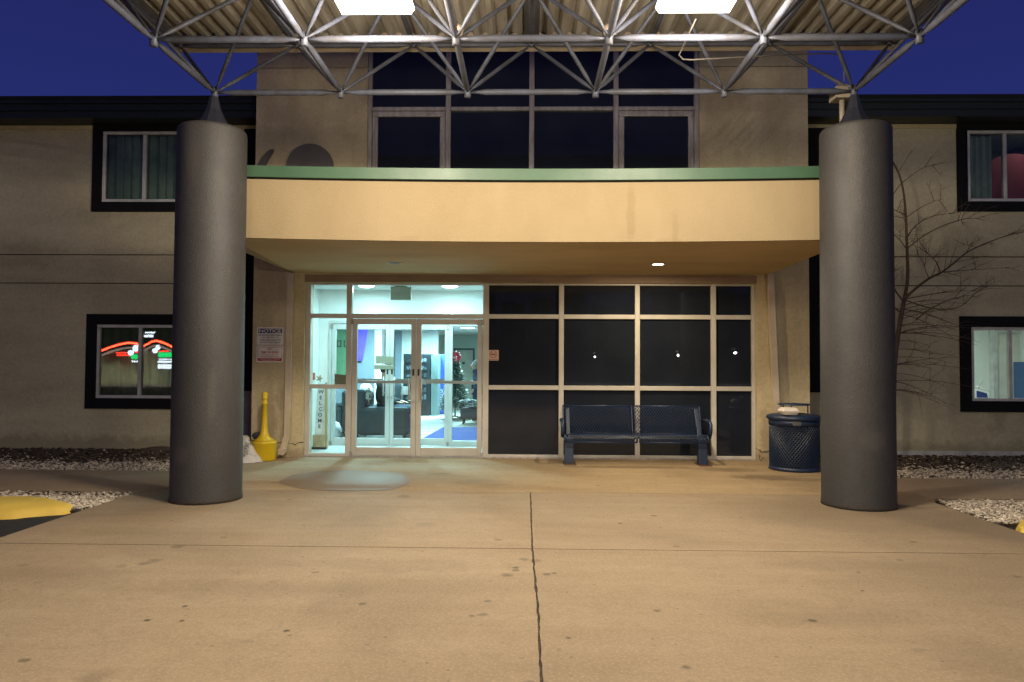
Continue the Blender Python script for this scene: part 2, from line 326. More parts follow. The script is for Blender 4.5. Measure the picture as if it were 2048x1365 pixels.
# driveway slabs with an open, ragged centre joint and a tight cross joint
jy = [gnd(1061, 985), gnd(1062, 1020), gnd(1063, 1060), gnd(1064.5, 1098), gnd(1067, 1125), gnd(1070, 1160), gnd(1074, 1195), gnd(1077, 1240), gnd(1077.5, 1275), gnd(1080, 1320), gnd(1083, 1365)]
EDGE = 4.3
Y8 = jy[0].y
def joint_x(y):
    for a, b in zip(jy, jy[1:]):
        if b.y <= y <= a.y: return a.x + (b.x - a.x) * (a.y - y) / (a.y - b.y)
    return jy[0].x if y > jy[0].y else jy[-1].x
ycr = gnd(1064, 1098).y
dm = MB()
for (ya, yb) in ((ycr + .006, Y8 - .006), (1.2, ycr - .006), (-2.6, 1.19), (-8, -2.61)):
    for sgn in (-1, 1):
        n = max(4, int((yb - ya) / .06)); ring = []
        for i in range(n + 1):
            y = ya + (yb - ya) * i / n
            ring.append(V((joint_x(y) + sgn * (.0065 + random.uniform(-.003, .0045)), y, -.13)))
        poly = ring + [V((sgn * EDGE, yb, -.13)), V((sgn * EDGE, ya, -.13))]
        if sgn > 0: poly = poly[::-1]
        dm.prism(poly, (0, 0, .13))
tag(dm.build('driveway', m_conc), kind='structure')
m_joint = mat('joint_filler', (.09, .065, .045), .95, (.02, .016, .012), 60, bump=1, bscale=80, lo=.45, hi=.62)
jm = MB()
for a, b in zip(jy, jy[1:]): jm.add([(a.x - .03, a.y, -.012), (a.x + .03, a.y, -.012), (b.x + .03, b.y, -.012), (b.x - .03, b.y, -.012)], [(0, 1, 2, 3)])
jm.add([(-EDGE, ycr - .02, -.015), (EDGE, ycr - .02, -.015), (EDGE, ycr + .02, -.015), (-EDGE, ycr + .02, -.015)], [(0, 1, 2, 3)])
tag(jm.build('joint_filler', m_joint), kind='structure')
sheet('entrance_pavement', [(-4.12, Y8 + .004), (4.35, Y8 + .004), (4.35, 11.30), (-4.12, 11.30)], 0, m_apron, .13)
sheet('path', [(-14, 8.02), (-4.304, 8.02), (-4.304, Y8 + .002), (-4.126, Y8 + .002), (-4.126, 9.55), (-14, 9.55)], -.003, m_walk, .13)
sheet('path', [(4.36, 9.45), (4.36, 8.30), (4.45, 8.05), (14, 8.05), (14, 9.45)], -.003, m_walk, .13)
# beds
sheet('garden_bed', [(-14, 9.56), (-4.13, 9.56), (-4.13, 11.95), (-14, 11.95)], -.03, m_dirt, .1)
sheet('garden_bed', [(4.36, 9.46), (14, 9.46), (14, 11.95), (4.36, 11.95)], -.03, m_dirt, .1)
sheet('garden_bed', [(-14, 7.08), (-4.42, 7.1), (-4.305, 7.16), (-4.305, 8.015), (-14, 8.015)], -.03, m_dirt, .1)
sheet('garden_bed', [(14, 6.5), (14, 8.04), (4.46, 8.04), (4.33, 7.6), (4.35, 6.9)], -.03, m_dirt, .1)
# yellow kerbs
def kerb(pts, label):
    b = MB(); n = len(pts); c = sum((V((p.x, p.y, 0)) for p in pts), V()) / n
    low = [V((p.x, p.y, -.06)) for p in pts]; mid = []; top = []
    for i_, p in enumerate(pts):
        e = (V((pts[(i_ + 1) % n].x - pts[i_ - 1].x, pts[(i_ + 1) % n].y - pts[i_ - 1].y, 0))).normalized(); nn = V((-e.y, e.x, 0))
        q = V((p.x, p.y, 0)); mid.append(q + nn * .03 + V((0, 0, .0 + random.uniform(-.004, .004)))); top.append(q + nn * .075 + V((0, 0, .028 + random.uniform(-.004, .004))))
    b.add(low + mid + top, [(i, (i + 1) % n, n + (i + 1) % n, n + i) for i in range(n)] + [(n + i, n + (i + 1) % n, 2 * n + (i + 1) % n, 2 * n + i) for i in range(n)] + [tuple(range(2 * n, 3 * n))], True)
    return tag(b.build('kerb', m_yellow), kind='structure')
kp = [gnd(x, y, -.04) for x, y in ((0, 1037), (30, 1035.5), (60, 1032), (100, 1029), (128, 1027), (144, 1023.5), (152, 1019.5), (148, 1016), (134, 1012), (100, 1006), (60, 1004), (0, 1003))]
kerb([V((-14, kp[0].y - .3, 0))] + kp + [V((-14, kp[-1].y + .1, 0))], 'left')
kp = [gnd(x, y) for x, y in ((2048, 1062), (2036, 1056), (2030, 1048), (2033, 1042), (2048, 1034))]
kerb(([V((14, kp[0].y - .4, 0))] + kp + [V((14, kp[-1].y + .5, 0))])[::-1], 'right')

def scatter(name, m, areas, seed, flat=.6):
    rnd = random.Random(seed); b = MB(); vs = []; fs = []
    oc = [(1, 0, 0), (-1, 0, 0), (0, 1, 0), (0, -1, 0), (0, 0, 1), (0, 0, -1)]
    of = [(0, 2, 4), (2, 1, 4), (1, 3, 4), (3, 0, 4), (2, 0, 5), (1, 2, 5), (3, 1, 5), (0, 3, 5)]
    for (x0, x1, y0, y1, n, r0, r1, test) in areas:
        for _ in range(n):
            x = rnd.uniform(x0, x1); y = rnd.uniform(y0, y1)
            if not test(x, y, rnd): continue
            r = rnd.uniform(r0, r1); a = rnd.uniform(0, 6.28); ca, sa = cos(a), sin(a); e = rnd.uniform(.6, 1.3)
            o = len(vs); z = -.03 + rnd.uniform(.2, 1.0) * r
            for p in oc:
                px = p[0] * r * rnd.uniform(.8, 1.2); py = p[1] * r * e * rnd.uniform(.8, 1.2); pz = p[2] * r * flat * rnd.uniform(.8, 1.3)
                px += pz * rnd.uniform(-.5, .5)
                vs.append((x + px * ca - py * sa, y + px * sa + py * ca, z + pz))
            fs += [tuple(i + o for i in f) for f in of]
    b.add(vs, fs); return tag(b.build(name, m), kind='stuff')
lb = lambda x, y, r: y < 10.55 + .25 * sin(x * 2.1) + r.uniform(-.5, .5) or r.random() < .10
rb = lambda x, y, r: y < 10.45 + .2 * sin(x * 1.7) + r.uniform(-.5, .6) or r.random() < .12
fl = lambda x, y, r: 6.95 < y < 8.0 and (y > 7.14 and (y > 7.3 or x > -5.0))
fr = lambda x, y, r: x > 4.37 + max(0, (y - 7.6) * .25)
scatter('gravel', m_stone, [(-9.6, -4.14, 9.58, 11.9, 13000, .010, .026, lb), (4.37, 9.8, 9.48, 11.9, 13000, .010, .026, rb),
        (-7.6, -4.34, 6.9, 8.06, 8500, .010, .024, fl), (4.36, 8, 6.9, 8.02, 8500, .010, .024, fr)], 3)
scatter('mulch', m_mulch, [(-9.6, -4.14, 10.0, 11.9, 7000, .012, .04, lambda x, y, r: y > 10.2 + r.uniform(0, .6)),
        (4.37, 9.8, 9.9, 11.9, 7000, .012, .04, lambda x, y, r: y > 10.1 + r.uniform(0, .6)),
        (-9, -4.4, 7.8, 8.01, 900, .010, .03, lambda x, y, r: True)], 4, .35)
# damp patch in front of the door, drying at the rim
pp = [gnd(x, y, .004) for x, y in ((560, 962), (585, 950), (640, 942), (700, 940), (760, 943), (800, 947), (816, 956), (818, 966), (806, 974), (780, 980), (720, 982), (660, 981), (600, 977), (570, 970))]
m_damp = mat('damp_concrete', (.17, .125, .08), .6, (.20, .14, .09), 2.5, fine=.12, bump=.12, bscale=70, spec=.2)
sheet('puddle', [(p.x, p.y) for p in pp], .004, m_damp)

# ================================================================== HOTEL
hotel = thing('hotel_building', 'two storey tan stucco hotel with a projecting glazed entrance bay and black trimmed windows', 'building')
# ---- central bay wall
xl = X(505, YF); xr = X(1619, YF); sl = X(611, YS, 740); sr = X(1510, YS, 740)
ul = X(735, YF, 218); ur = X(1399, YF, 218); zs = 2.665; zwb = 4.30; zwt = 6.65; ZT = 7.4
zg = Z(135, YF)
b = MB()
b.box(xl, sl, YF, 11.45, -.1, zs).box(sr, xr, YF, 11.45, -.1, zs)
b.box(xl, xr, YF, 11.45, zs, zwb)
for a, c in ((xl, ul), (ur, xr)): b.box(a, c, YF, 11.45, zwb, zg - .006).box(a, c, YF, 11.45, zg + .006, ZT)
b.box(ul, ur, YF, 11.45, zwt, ZT)
b.build('bay_wall', m_stucco, hotel)
for a, c in ((xl, ul), (ur, xr)): MB().box(a + .01, c - .01, YF + .03, 11.4, zg - .02, zg + .02).build('wall_groove', m_gap, hotel)
for a, c in ((xl, xl + .25), (xr - .25, xr)): MB().box(a, c, 11.46, 12.2, -.1, ZT).build('bay_return_wall', m_stucco, hotel)
# black corner panels beside the bay, pale band below them
for x0, x1, hi in ((X(486, YW), xl - .002, Z(782, YW, 500)), (xr + .002, X(1650, YW), Z(785, YW, 1640))):
    MB().box(x0, x1, YW - .10, YW - .006, hi, 5.30).build('corner_panel', m_dark, hotel)
# ---- wings
def wing(x0, x1, holes, grooves):
    b = MB(); zc = sorted({-.1, 5.62} | {z for h in holes for z in (h[2], h[3])} | set())
    g = sorted(grooves); 
    xs = sorted({x0, x1} | {v for h in holes for v in h[:2]})
    zs_ = sorted(set([-.1, 5.62] + [h[2] for h in holes] + [h[3] for h in holes] + [q for z in g for q in (z - .008, z + .008)]))
    for xa, xb in zip(xs, xs[1:]):
        for za, zb in zip(zs_, zs_[1:]):
            m = ((xa + xb) / 2, (za + zb) / 2)
            if any(h[0] < m[0] < h[1] and h[2] < m[1] < h[3] for h in holes): continue
            if any(abs(m[1] - z) < .008 for z in g): continue
            b.box(xa, xb, YW, YW + .2, za, zb)
    b.build('wing_wall', m_wing, hotel)
    for z in g: MB().box(x0, x1, YW + .022, YW + .19, z - .02, z + .02).build('wall_groove', m_gap, hotel)
def hole(px0, px1, py0, py1): 
    pm = (px0 + px1) / 2; return (X(px0, YW, (py0 + py1) / 2), X(px1, YW, (py0 + py1) / 2), Z(py1, YW, pm), Z(py0, YW, pm))
WIN = {'lu': hole(206, 372, 264, 405), 'll': hole(194, 366, 650, 797), 'ru': hole(1933, 2086, 262, 404), 'rl': hole(1941, 2100, 655, 803)}
wing(-14, xl - .25 - .002, [WIN['lu'], WIN['ll']], [Z(510, YW, 200), Z(567, YW, 200)])
wing(xr + .252, 14, [WIN['ru'], WIN['rl']], [Z(514, YW, 1850), Z(572, YW, 1850)])
# footing on the right wing
MB().box(X(1790, YW), 14, YW - .05, YW - .002, -.1, .07).build('footing', mat('footing_concrete', (.5, .5, .48), .8, (.3, .3, .29), 4, bump=.4), hotel)
def window(h, glassm, trim=.17, mull=.5, label=None):
    x0, x1, z0, z1 = h; t = trim
    wn = MB().box(x0 - t, x1 + t, YW - .035, YW - .003, z1, z1 + t).box(x0 - t, x1 + t, YW - .035, YW - .003, z0 - t, z0).box(x0 - t, x0, YW - .035, YW - .003, z0, z1).box(x1, x1 + t, YW - .035, YW - .003, z0, z1).build('window', m_dark, hotel)
    if label: wn['label'] = label
    f = .05; y0, y1 = YW - .02, YW + .05; xm = x0 + (x1 - x0) * mull
    fb = MB().box(x0, x1, y0, y1, z1 - f, z1).box(x0, x1, y0, y1, z0, z0 + f).box(x0, x0 + f, y0, y1, z0 + f, z1 - f).box(x1 - f, x1, y0, y1, z0 + f, z1 - f).box(xm - f * .55, xm + f * .55, y0 + .004, y1, z0 + f, z1 - f)
    fb.build('frame', m_white, wn, bevel=.006)
    for a, c, yy in ((x0 + f, xm - f * .55, YW + .012), (xm + f * .55, x1 - f, YW + .026)):
        MB().add([(a, yy, z0 + f), (c, yy, z0 + f), (c, yy, z1 - f), (a, yy, z1 - f)], [(0, 1, 2, 3)]).build('pane', glassm, wn)
    return wn
def curtain(wn, x0, x1, z0, z1, y, m, folds=9, amp=.03):
    b = MB(); n = folds * 8; vs = []
    for i in range(n + 1):
        x = x0 + (x1 - x0) * i / n; yy = y + amp * sin(2 * pi * folds * i / n + .6 * sin(i * .31)) 
        vs += [(x, yy, z0), (x + .004 * sin(i), yy, z1)]
    b.add(vs, [(2 * i, 2 * i + 2, 2 * i + 3, 2 * i + 1) for i in range(n)], True)
    return b.build('curtain', m, wn)
m_cgreen = mat('curtain_green', (.34, .42, .36), .9, (.22, .28, .24), 3)
m_cdark = mat('curtain_dark', (.17, .18, .155), .9, (.11, .12, .10), 3)
m_room = mat('room_wall', (.34, .36, .33), .9)
wn = window(WIN['lu'], m_wglass, .165); h = WIN['lu']
curtain(wn, h[0] - .1, h[1] + .1, h[2] - .1, h[3] + .1, YW + .16, m_cgreen, 11)
wn = window(WIN['ll'], m_wglass2, .175); h = WIN['ll']
curtain(wn, h[0] - .1, h[1] + .1, h[2] - .1, h[3] + .1, YW + .16, m_cdark, 10, .02)
wn = window(WIN['ru'], m_lglass, .165); h = WIN['ru']
curtain(wn, h[0] - .05, X(1985, YW + .2), h[2] - .1, h[3] + .1, YW + .17, m_cgreen, 5, .035)
wnl = window(WIN['rl'], m_lglass, .175)
# rooms behind the right hand windows
def room(x0, x1, y0, y1, z0, z1, m, name='room_wall'):
    b = MB(); e = .05
    b.box(x0, x1, y1, y1 + e, z0, z1).box(x0 - e, x0, y0, y1, z0, z1).box(x1, x1 + e, y0, y1, z0, z1).box(x0, x1, y0, y1, z0 - e, z0).box(x0, x1, y0, y1, z1, z1 + e)
    return b.build(name, m, hotel)
h = WIN['ru']; room(h[0] - .4, h[1] + 1.2, YW + .205, YW + 2.6, h[2] - .5, h[3] + .4, m_room)
m_headb = mat('red_fabric', (.20, .02, .025), .85, (.14, .012, .016), 3)
c = at(2030, 385, YW + 1.2)
hb = MB(); hp = [V((c.x + 1.05 * cos(t), YW + 1.2, h[2] - .45 + (c.z - h[2] + 1.15) * sin(t))) for t in [pi * i / 24 for i in range(25)]]
hb.prism(hp, (0, .08, 0)); tag(hb.build('headboard', m_headb), 'dark red rounded headboard seen through the upper window on the right wing', 'headboard')
h = WIN['rl']; m_rw = mat('pale_wall', (.72, .74, .70), .9, (.66, .68, .64), 2)
rx0, rx1, rz0, rz1 = h[0] - .5, h[1] + 1.6, .02, 2.45
room(rx0, rx1, YW + .205, YW + 3.2, rz0, rz1, m_rw)
# door frame and door in that room
dx = X(1993, YW + 3.1); MB().box(dx - .09, dx, YW + 3.06, YW + 3.19, .03, 2.1).box(dx + .86, dx + .95, YW + 3.06, YW + 3.19, .03, 2.1).box(dx - .09, dx + .95, YW + 3.05, YW + 3.19, 2.1, 2.2).build('room_door_frame', m_white, hotel)
MB().box(dx + .002, dx + .858, YW + 3.1, YW + 3.16, .03, 2.098).build('room_door', mat('room_door_paint', (.75, .72, .66), .6), hotel)
p = at(1976, 802, YW + 1.4)
ch = thing('office_chair', 'white shell chair with a dark pad behind the lit lower right window', 'chair', (p.x, YW + 1.4, .02))
MB().hexa([(p.x - .25, YW + 1.25, .46), (p.x + .25, YW + 1.25, .46), (p.x + .25, YW + 1.7, .46), (p.x - .25, YW + 1.7, .46), (p.x - .25, YW + 1.25, .5), (p.x + .25, YW + 1.25, .5), (p.x + .25, YW + 1.7, .5), (p.x - .25, YW + 1.7, .5)]).build('seat', m_black, ch)
bk = [V((p.x - .26, YW + 1.7, .5)), V((p.x + .26, YW + 1.7, .5)), V((p.x + .24, YW + 1.78, .95)), V((p.x + .1, YW + 1.78, 1.06)), V((p.x - .12, YW + 1.78, 1.06)), V((p.x - .24, YW + 1.78, .95))]
MB().hexa([(p.x - .02, YW + 1.69, .52), (p.x + .23, YW + 1.69, .52), (p.x + .23, YW + 1.697, .52), (p.x - .02, YW + 1.697, .52), (p.x + .02, YW + 1.76, .98), (p.x + .21, YW + 1.76, .93), (p.x + .21, YW + 1.767, .93), (p.x + .02, YW + 1.767, .98)]).build('pad', m_navy, ch)
MB().prism(bk, (0, .04, 0)).build('backrest', m_white, ch, bevel=.01)
for ax in (-.2, .2):
    for ay in (1.3, 1.65): MB().tube([(p.x + ax, YW + ay, .02), (p.x + ax, YW + ay, .46)], .015).build('leg', m_white, ch)
p = at(2040, 732, YW + 2.3)
wd = thing('water_dispenser', 'dark blue upright dispenser cabinet in the lit room at the right edge', 'dispenser', (p.x, YW + 2.3, .02))
MB().box(p.x + .06, p.x + .5, YW + 2.2, YW + 2.6, .021, 1.52).build('cabinet', mat('cabinet_blue', (.02, .06, .16), .4), wd, bevel=.02)
MB().box(p.x + .1, p.x + .46, YW + 2.18, YW + 2.197, 1.1, 1.4).build('panel', m_sign, wd)
# ---- roof and eaves of the wings
for x0, x1, a, c in ((-14, xl - .003, Z(236, YW - .4, 250), Z(196, YW - .4, 250)), (xr + .003, 14, Z(233, YW - .4, 1850), Z(193, YW - .4, 1850))):
    y = YW - .4; dz = (c - a)
    MB().box(x0, x1, y, YW + .1, a, a + dz * .34).box(x0, x1, y - .03, YW + .1, a + dz * .34 + .001, a + dz * .66).box(x0, x1, y - .07, y + .05, a + dz * .66 + .001, a + dz * .86).build('eave', m_eave, hotel)
    MB().hexa([(x0, y - .09, c - .05), (x1, y - .09, c - .05), (x1, YW + 6, c + .95), (x0, YW + 6, c + .95), (x0, y - .09, c), (x1, y - .09, c), (x1, YW + 6, c + 1.0), (x0, YW + 6, c + 1.0)]).build('roof', m_roof, hotel)
    MB().box(x0, x1, YW - .02, YW - .001, a - .07, a - .001).build('cornice', m_stucco, hotel)
# ---- upper bay window
cols = [X(p_, YF + .1, 218) for p_ in (735, 897, 1063.5, 1231.5, 1398)]
ztr = Z(219, YF + .1); fw = .04; y0, y1 = YF + .06, YF + .17
uw = MB()
for i, x in enumerate(cols):
    xx = x + (fw if i == 0 else -fw if i == 4 else 0); uw.box(xx - fw, xx + fw, y0, y1, zwb, zwt)
for a, c in zip(cols, cols[1:]):
    a2 = a + (2 * fw if a == cols[0] else fw); c2 = c - (2 * fw if c == cols[4] else fw)
    uw.box(a2, c2, y0 + .004, y1, ztr - .03, ztr + .03).box(a2, c2, y0 + .004, y1, zwb, zwb + .07).box(a2, c2, y0 + .004, y1, zwt - .07, zwt)
m_alu2 = mat('weathered_aluminium', (.42, .40, .40), .5, (.26, .22, .20), 5, fine=.1, stretch=(3, 1, .6))
uw = uw.build('upper_window', m_alu2, hotel, bevel=.008)
for i, (a, c) in enumerate(zip(cols, cols[1:])):
    for za, zb in ((zwb + .07, ztr - .03), (ztr + .03, zwt - .07)):
        a2 = a + (2 * fw if i == 0 else fw); c2 = c - (2 * fw if i == 3 else fw)
        MB().box(a2, c2, YF + .12, YF + .13, za, zb).build('pane', m_pane, uw)
    if i in (0, 3):
        za, zb = zwb + .07, ztr - .034; a2 = a + (2 * fw + .004 if i == 0 else fw + .004); c2 = c - (2 * fw + .004 if i == 3 else fw + .004); t = .085
        MB().box(a2, c2, YF + .075, YF + .119, zb - t, zb).box(a2, a2 + t, YF + .075, YF + .119, za, zb - t).box(c2 - t, c2, YF + .075, YF + .119, za, zb - t).build('casement', m_alu2, uw, bevel=.012)
# ---- storefront
zb_, zm1, zm2, zt = 0.0, Z(775.5, YS), Z(633.5, YS), zs
def bar(b, x0, x1, z0, z1, d=0): b.box(x0, x1, YS - .02 + d, YS + .08 - d, z0, z1)
sf = MB(); mw = .038
m1 = X(698, YS); m2 = X(971.5, YS)
cs = [X(1122.5, YS), X(1274.5, YS), X(1427, YS)]
bar(sf, sl, sl + .075, 0, zt); bar(sf, m1 - .042, m1 + .042, 0, zt); bar(sf, m2 - .045, m2 + .045, 0, zt); bar(sf, sr - .05, sr, 0, zt)
for c in cs: bar(sf, c - mw, c + mw, 0, zt)
L = [(sl + .075, m1 - .042)]; Rr = list(zip([m2 + .045] + [c + mw for c in cs], [c - mw for c in cs] + [sr - .05]))
for a, c in L + Rr:
    bar(sf, a, c, 0, .055, .003); bar(sf, a, c, zt - .03, zt, .003)
    for z in (zm1, zm2): bar(sf, a, c, z - .034, z + .034, .003)
bar(sf, m1 + .042, m2 - .045, zm2 - .036, zm2 + .036, .003); bar(sf, m1 + .042, m2 - .045, zt - .03, zt, .003)
store = sf.build('storefront', m_alu, hotel, bevel=.006)
def pane(a, c, z0, z1, m, parent, y=YS + .03, t=.008, name='pane'):
    return MB().box(a, c, y, y + t, z0, z1).build(name, m, parent) if m is not m_glass else MB().add([(a, y, z0), (c, y, z0), (c, y, z1), (a, y, z1)], [(0, 1, 2, 3)]).build(name, m, parent)
for a, c in Rr:
    for z0, z1 in ((.055, zm1 - .034), (zm1 + .034, zm2 - .034), (zm2 + .034, zt - .03)): pane(a, c, z0, z1, m_pane, store)
for z0, z1 in ((.055, zm1 - .034), (zm1 + .034, zm2 - .034), (zm2 + .034, zt - .03)): pane(*L[0], z0, z1, m_glass, store)
pane(m1 + .042, m2 - .045, zm2 + .036, zt - .03, m_glass, store)
MB().box(sl, sr, YS - .05, YS - .021, 0.001, .02).build('threshold', m_alu2, hotel)
# doors
m_chrome = mat('satin_metal', (.50, .49, .46), .4, metal=.45)
d0, d1 = m1 + .05, m2 - .053; dmid = X(832.5, YS); zd = zm2 - .042
def door(a, c, hinge, name, Y=YS + .0, stile=.075, top=.085, bot=.13, z1=zd, zbar=None, m=m_alu, alab=None):
    d = MB(); y0, y1 = Y - .005, Y + .045
    d.box(a, a + stile, y0, y1, .02, z1).box(c - stile, c, y0, y1, .02, z1).box(a + stile, c - stile, y0 + .002, y1 - .002, z1 - top, z1).box(a + stile, c - stile, y0 + .002, y1 - .002, .02, .02 + bot)
    o = d.build(name, m, hotel, bevel=.006)
    pane(a + stile, c - stile, .02 + bot, z1 - top, m_glass, o, Y + .02)
    zbar = zbar if zbar else Z(766, YS)
    MB().box(a + stile * .6, c - stile * .6, Y + .05, Y + .085, zbar - .022, zbar + .022).build('push_bar', m_chrome, o)
    s = 1 if hinge == 'l' else -1; e = (c if hinge == 'l' else a)
    hx = e - s * .09
    MB().tube([(hx, Y - .075, zbar + .06), (hx, Y - .075, zbar - .27)], .014, 10).tube([(hx, Y - .075, zbar - .03), (hx, Y - .004, zbar - .03)], .011, 8).tube([(hx, Y - .075, zbar - .22), (hx, Y - .004, zbar - .22)], .011, 8).build('pull_handle', m_chrome, o)
    MB().box(e - s * .037 - .014, e - s * .037 + .014, Y - .012, Y - .0052, zbar + .10, zbar + .20).build('lock_plate', m_black, o)
    MB().lathe([(.016, 0), (.016, .012), (.010, .014)], (0, 0, 0), 14).build('lock_cylinder', m_chrome, o)
    cyl = [x for x in o.children if x.name.startswith('lock_cylinder')][-1]; cyl.rotation_euler = (R(90), 0, 0); cyl.location = (e - s * .03, Y - .005, zbar - .30)
    hz = (a if hinge == 'l' else c)
    for z in (.04, z1 - .05): MB().box(hz - .022, hz + .022, Y - .035, Y - .0055, z - .04, z + .045).build('pivot_hinge', m_alu2, o)
    return o
door(d0, dmid - .003, 'l', 'entrance_door'); door(dmid + .003, d1, 'r', 'entrance_door')
# ---- entrance canopy: fascia with a slight sag, green cap, soffit
ex0, ex1 = X(585, YS) , X(1536, YS)
def sag(x): u = (x - ex0) / (ex1 - ex0); return -.045 * (1 - (2 * u - 1.08) ** 2) if 0 <= u <= 1 else 0
zf1 = Z(357, YE, 560); zc1 = Z(330, YE - .04, 560)
def strip(y0, y1, zl, zh, n=24, x0=ex0, x1=ex1):
    vs = []
    for i in range(n + 1):
        x = x0 + (x1 - x0) * i / n; s = sag(x)
        vs += [(x, y0, zl + s), (x, y1, zl + s), (x, y1, zh + s), (x, y0, zh + s)]
    fs = [(3, 2, 1, 0), tuple(range(4 * n, 4 * n + 4))]
    for i in range(n):
        o = 4 * i
        for k in range(4): fs.append((o + k, o + (k + 1) % 4, o + 4 + (k + 1) % 4, o + 4 + k))
    return MB().add(vs, fs)
fa = strip(YE, YE + .22, SOF + .045, zf1); fa; [fa.hexa([(a, YE + .221, SOF + .042), (a + .2, YE + .221, SOF + .042), (a + .2, YF - .002, SOF), (a, YF - .002, SOF), (a, YE + .221, zf1), (a + .2, YE + .221, zf1), (a + .2, YF - .002, zf1), (a, YF - .002, zf1)]) for a in (ex0, ex1 - .2)]
fas = fa.build('entrance_canopy', m_fascia, hotel)
strip(YE - .045, YE + .28, zf1 + .012, zc1).build('cap_flashing', m_green, fas, bevel=.004)
strip(YE - .018, YE + .10, zf1 + .001, zf1 + .0115).build('drip_edge', m_dark, fas)
MB().box(ex0 - .03, ex1 + .03, YE + .281, YF - .002, zf1 + .0, zc1 - .05).build('canopy_roof', m_roof, fas)
n = 20; vs = []
for i in range(n + 1):
    x = ex0 + .002 + (ex1 - ex0 - .004) * i / n; vs += [(x, YE + .02, SOF + .045 + sag(x) - .002), (x, YF - .002, SOF + sag(x) * .35 - .002)]
MB().add(vs, [(2 * i + 1, 2 * i + 3, 2 * i + 2, 2 * i) for i in range(n)]).build('soffit', m_soffit, fas)
# header trim above the storefront
MB().box(sl, sr, YF - .012, YF - .001, zs + .002, SOF - .03).build('header_trim', mat('header_stucco', (.27, .19, .14), .9, (.21, .15, .11), 2), hotel)
# ---- downspouts
def spout(pts, w=.085):
    b = MB()
    b.tube([V(p) for p in pts], w / 1.42, 4, smooth=False); return b
yd = YF - .06
a = at(582, 548, yd); c = at(575, 870, yd); e = at(567, 900, yd - .05); f_ = at(561, 905, yd - .18)
spout([a, c, e, f_]).build('downspout', m_cream, hotel)
a = at(1540, 548, yd); c = at(1553, 830, yd); e = at(1556, 905, yd)
spout([a, c, e]).build('downspout', m_cream, hotel)
# ---- cracked stucco near the base of the bay wall
def crack(pts, r=.005):
    b = MB(); q = []
    for a, c in zip(pts, pts[1:]):
        for i in range(5):
            t = i / 5; q.append(at(a[0] + (c[0] - a[0]) * t + random.uniform(-1, 1), a[1] + (c[1] - a[1]) * t + random.uniform(-1.5, 1.5), YF - .001))
    q.append(at(*pts[-1], YF - .001)); return b.tube(q, [random.uniform(.5, 1.5) * r for _ in q], 5)
for pts in (((553, 888), (566, 884), (590, 889), (608, 885)), ((1512, 897), (1525, 905), (1541, 901)), ((1518, 912), (1522, 925), (1526, 915))):
    crack(pts).build('stucco_crack', m_gap, hotel)

# ---- vestibule and lobby shell
m_iw = mat('interior_white', (.80, .82, .80), .85, (.74, .76, .74), 1.5)
m_igrey = mat('interior_bluegrey', (.24, .30, .36), .85, (.20, .26, .32), 2)
m_iceil = mat('ceiling_tile', (.74, .76, .74), .9, fine=.06, fscale=50)
m_tile = mat('vestibule_tile', (.52, .55, .53), .4, (.42, .45, .44), 5)
YV = 12.5; vx0, vx1 = -3.62, m2 + .02
for a in (vx0 - .1, vx1): MB().box(a, a + .1, YS + .09, YV, 0, 2.75).build('vestibule_wall', m_iw, hotel)
MB().box(vx0, vx1, YS + .085, YV - .002, -.08, .012).build('vestibule_floor', m_tile, hotel)
MB().box(vx0 - .1, vx1 + .1, YS + .09, YV + .1, 2.70, 2.8).build('vestibule_ceiling', m_iceil, hotel)
ia, ib, ic, id_ = X(663, YV), X(780, YV), X(897, YV), X(966, YV)
zi = Z(648, YV, 780)
MB().box(vx0, ia - .04, YV, YV + .1, 0, 2.70).box(ia - .04, vx1, YV, YV + .1, zi + .05, 2.70).build('vestibule_back_wall', m_iw, hotel)
m_ialu = mat('interior_aluminium', (.60, .62, .60), .45, (.54, .56, .54), 4)
fr_ = MB().box(ia - .04, ia, YV - .02, YV + .08, .012, zi + .05).box(ia, id_, YV - .02, YV + .08, zi + .002, zi + .05).box(ic + .002, ic + .07, YV - .02, YV + .08, .012, zi).box(id_, vx1, YV - .02, YV + .08, .012, zi).box(ic + .07, id_, YV - .015, YV + .075, .012, .10).box(ic + .07, id_, YV - .015, YV + .075, zi - .03, zi)
isf = fr_.build('inner_door_frame', m_ialu, hotel)
pane(ic + .07, id_, .10, zi - .03, m_glass, isf, YV + .03)
zib = Z(762, YV)
door(ia + .003, ib - .002, 'l', 'inner_door', YV, .075, .10, .12, zi, zib, m_ialu)
door(ib + .002, ic, 'r', 'inner_door', YV, .065, .10, .12, zi, zib, m_ialu)
lx0, lx1, ly1, lz = -6.2, 3.2, 25.0, 2.40
m_lfloor = mat('lobby_floor', (.50, .50, .47), .35, (.40, .38, .35), 1.2)
MB().box(lx0, lx1, YV + .1, ly1, -.08, .004).build('lobby_floor', m_lfloor, hotel)
MB().box(lx0, lx1, YV + .101, ly1, lz, lz + .1).build('lobby_ceiling', m_iceil, hotel)
for a in (lx0 - .1, lx1): MB().box(a, a + .1, YV + .1, ly1, 0, lz).build('lobby_side_wall', m_iw, hotel)
m_lback = mat('lobby_back_wall', (.46, .50, .45), .9, (.42, .46, .41), 2)
for a, c, y in ((lx0, lx1, ly1), (vx1 + .101, lx1, YV), (lx0, vx0 - .101, YV)): MB().box(a, c, y, y + .1, 0, lz).build('lobby_end_wall', m_lback, hotel)
Yp = 15.4
MB().box(X(640, Yp), X(749, Yp), Yp, Yp + .15, .005, lz - .001).build('partition_wall', m_igrey, hotel)
MB().box(X(749.5, Yp), X(764, Yp), Yp - .02, Yp + .3, .005, lz - .001).build('partition_end', m_iw, hotel)
Yq = 21.5
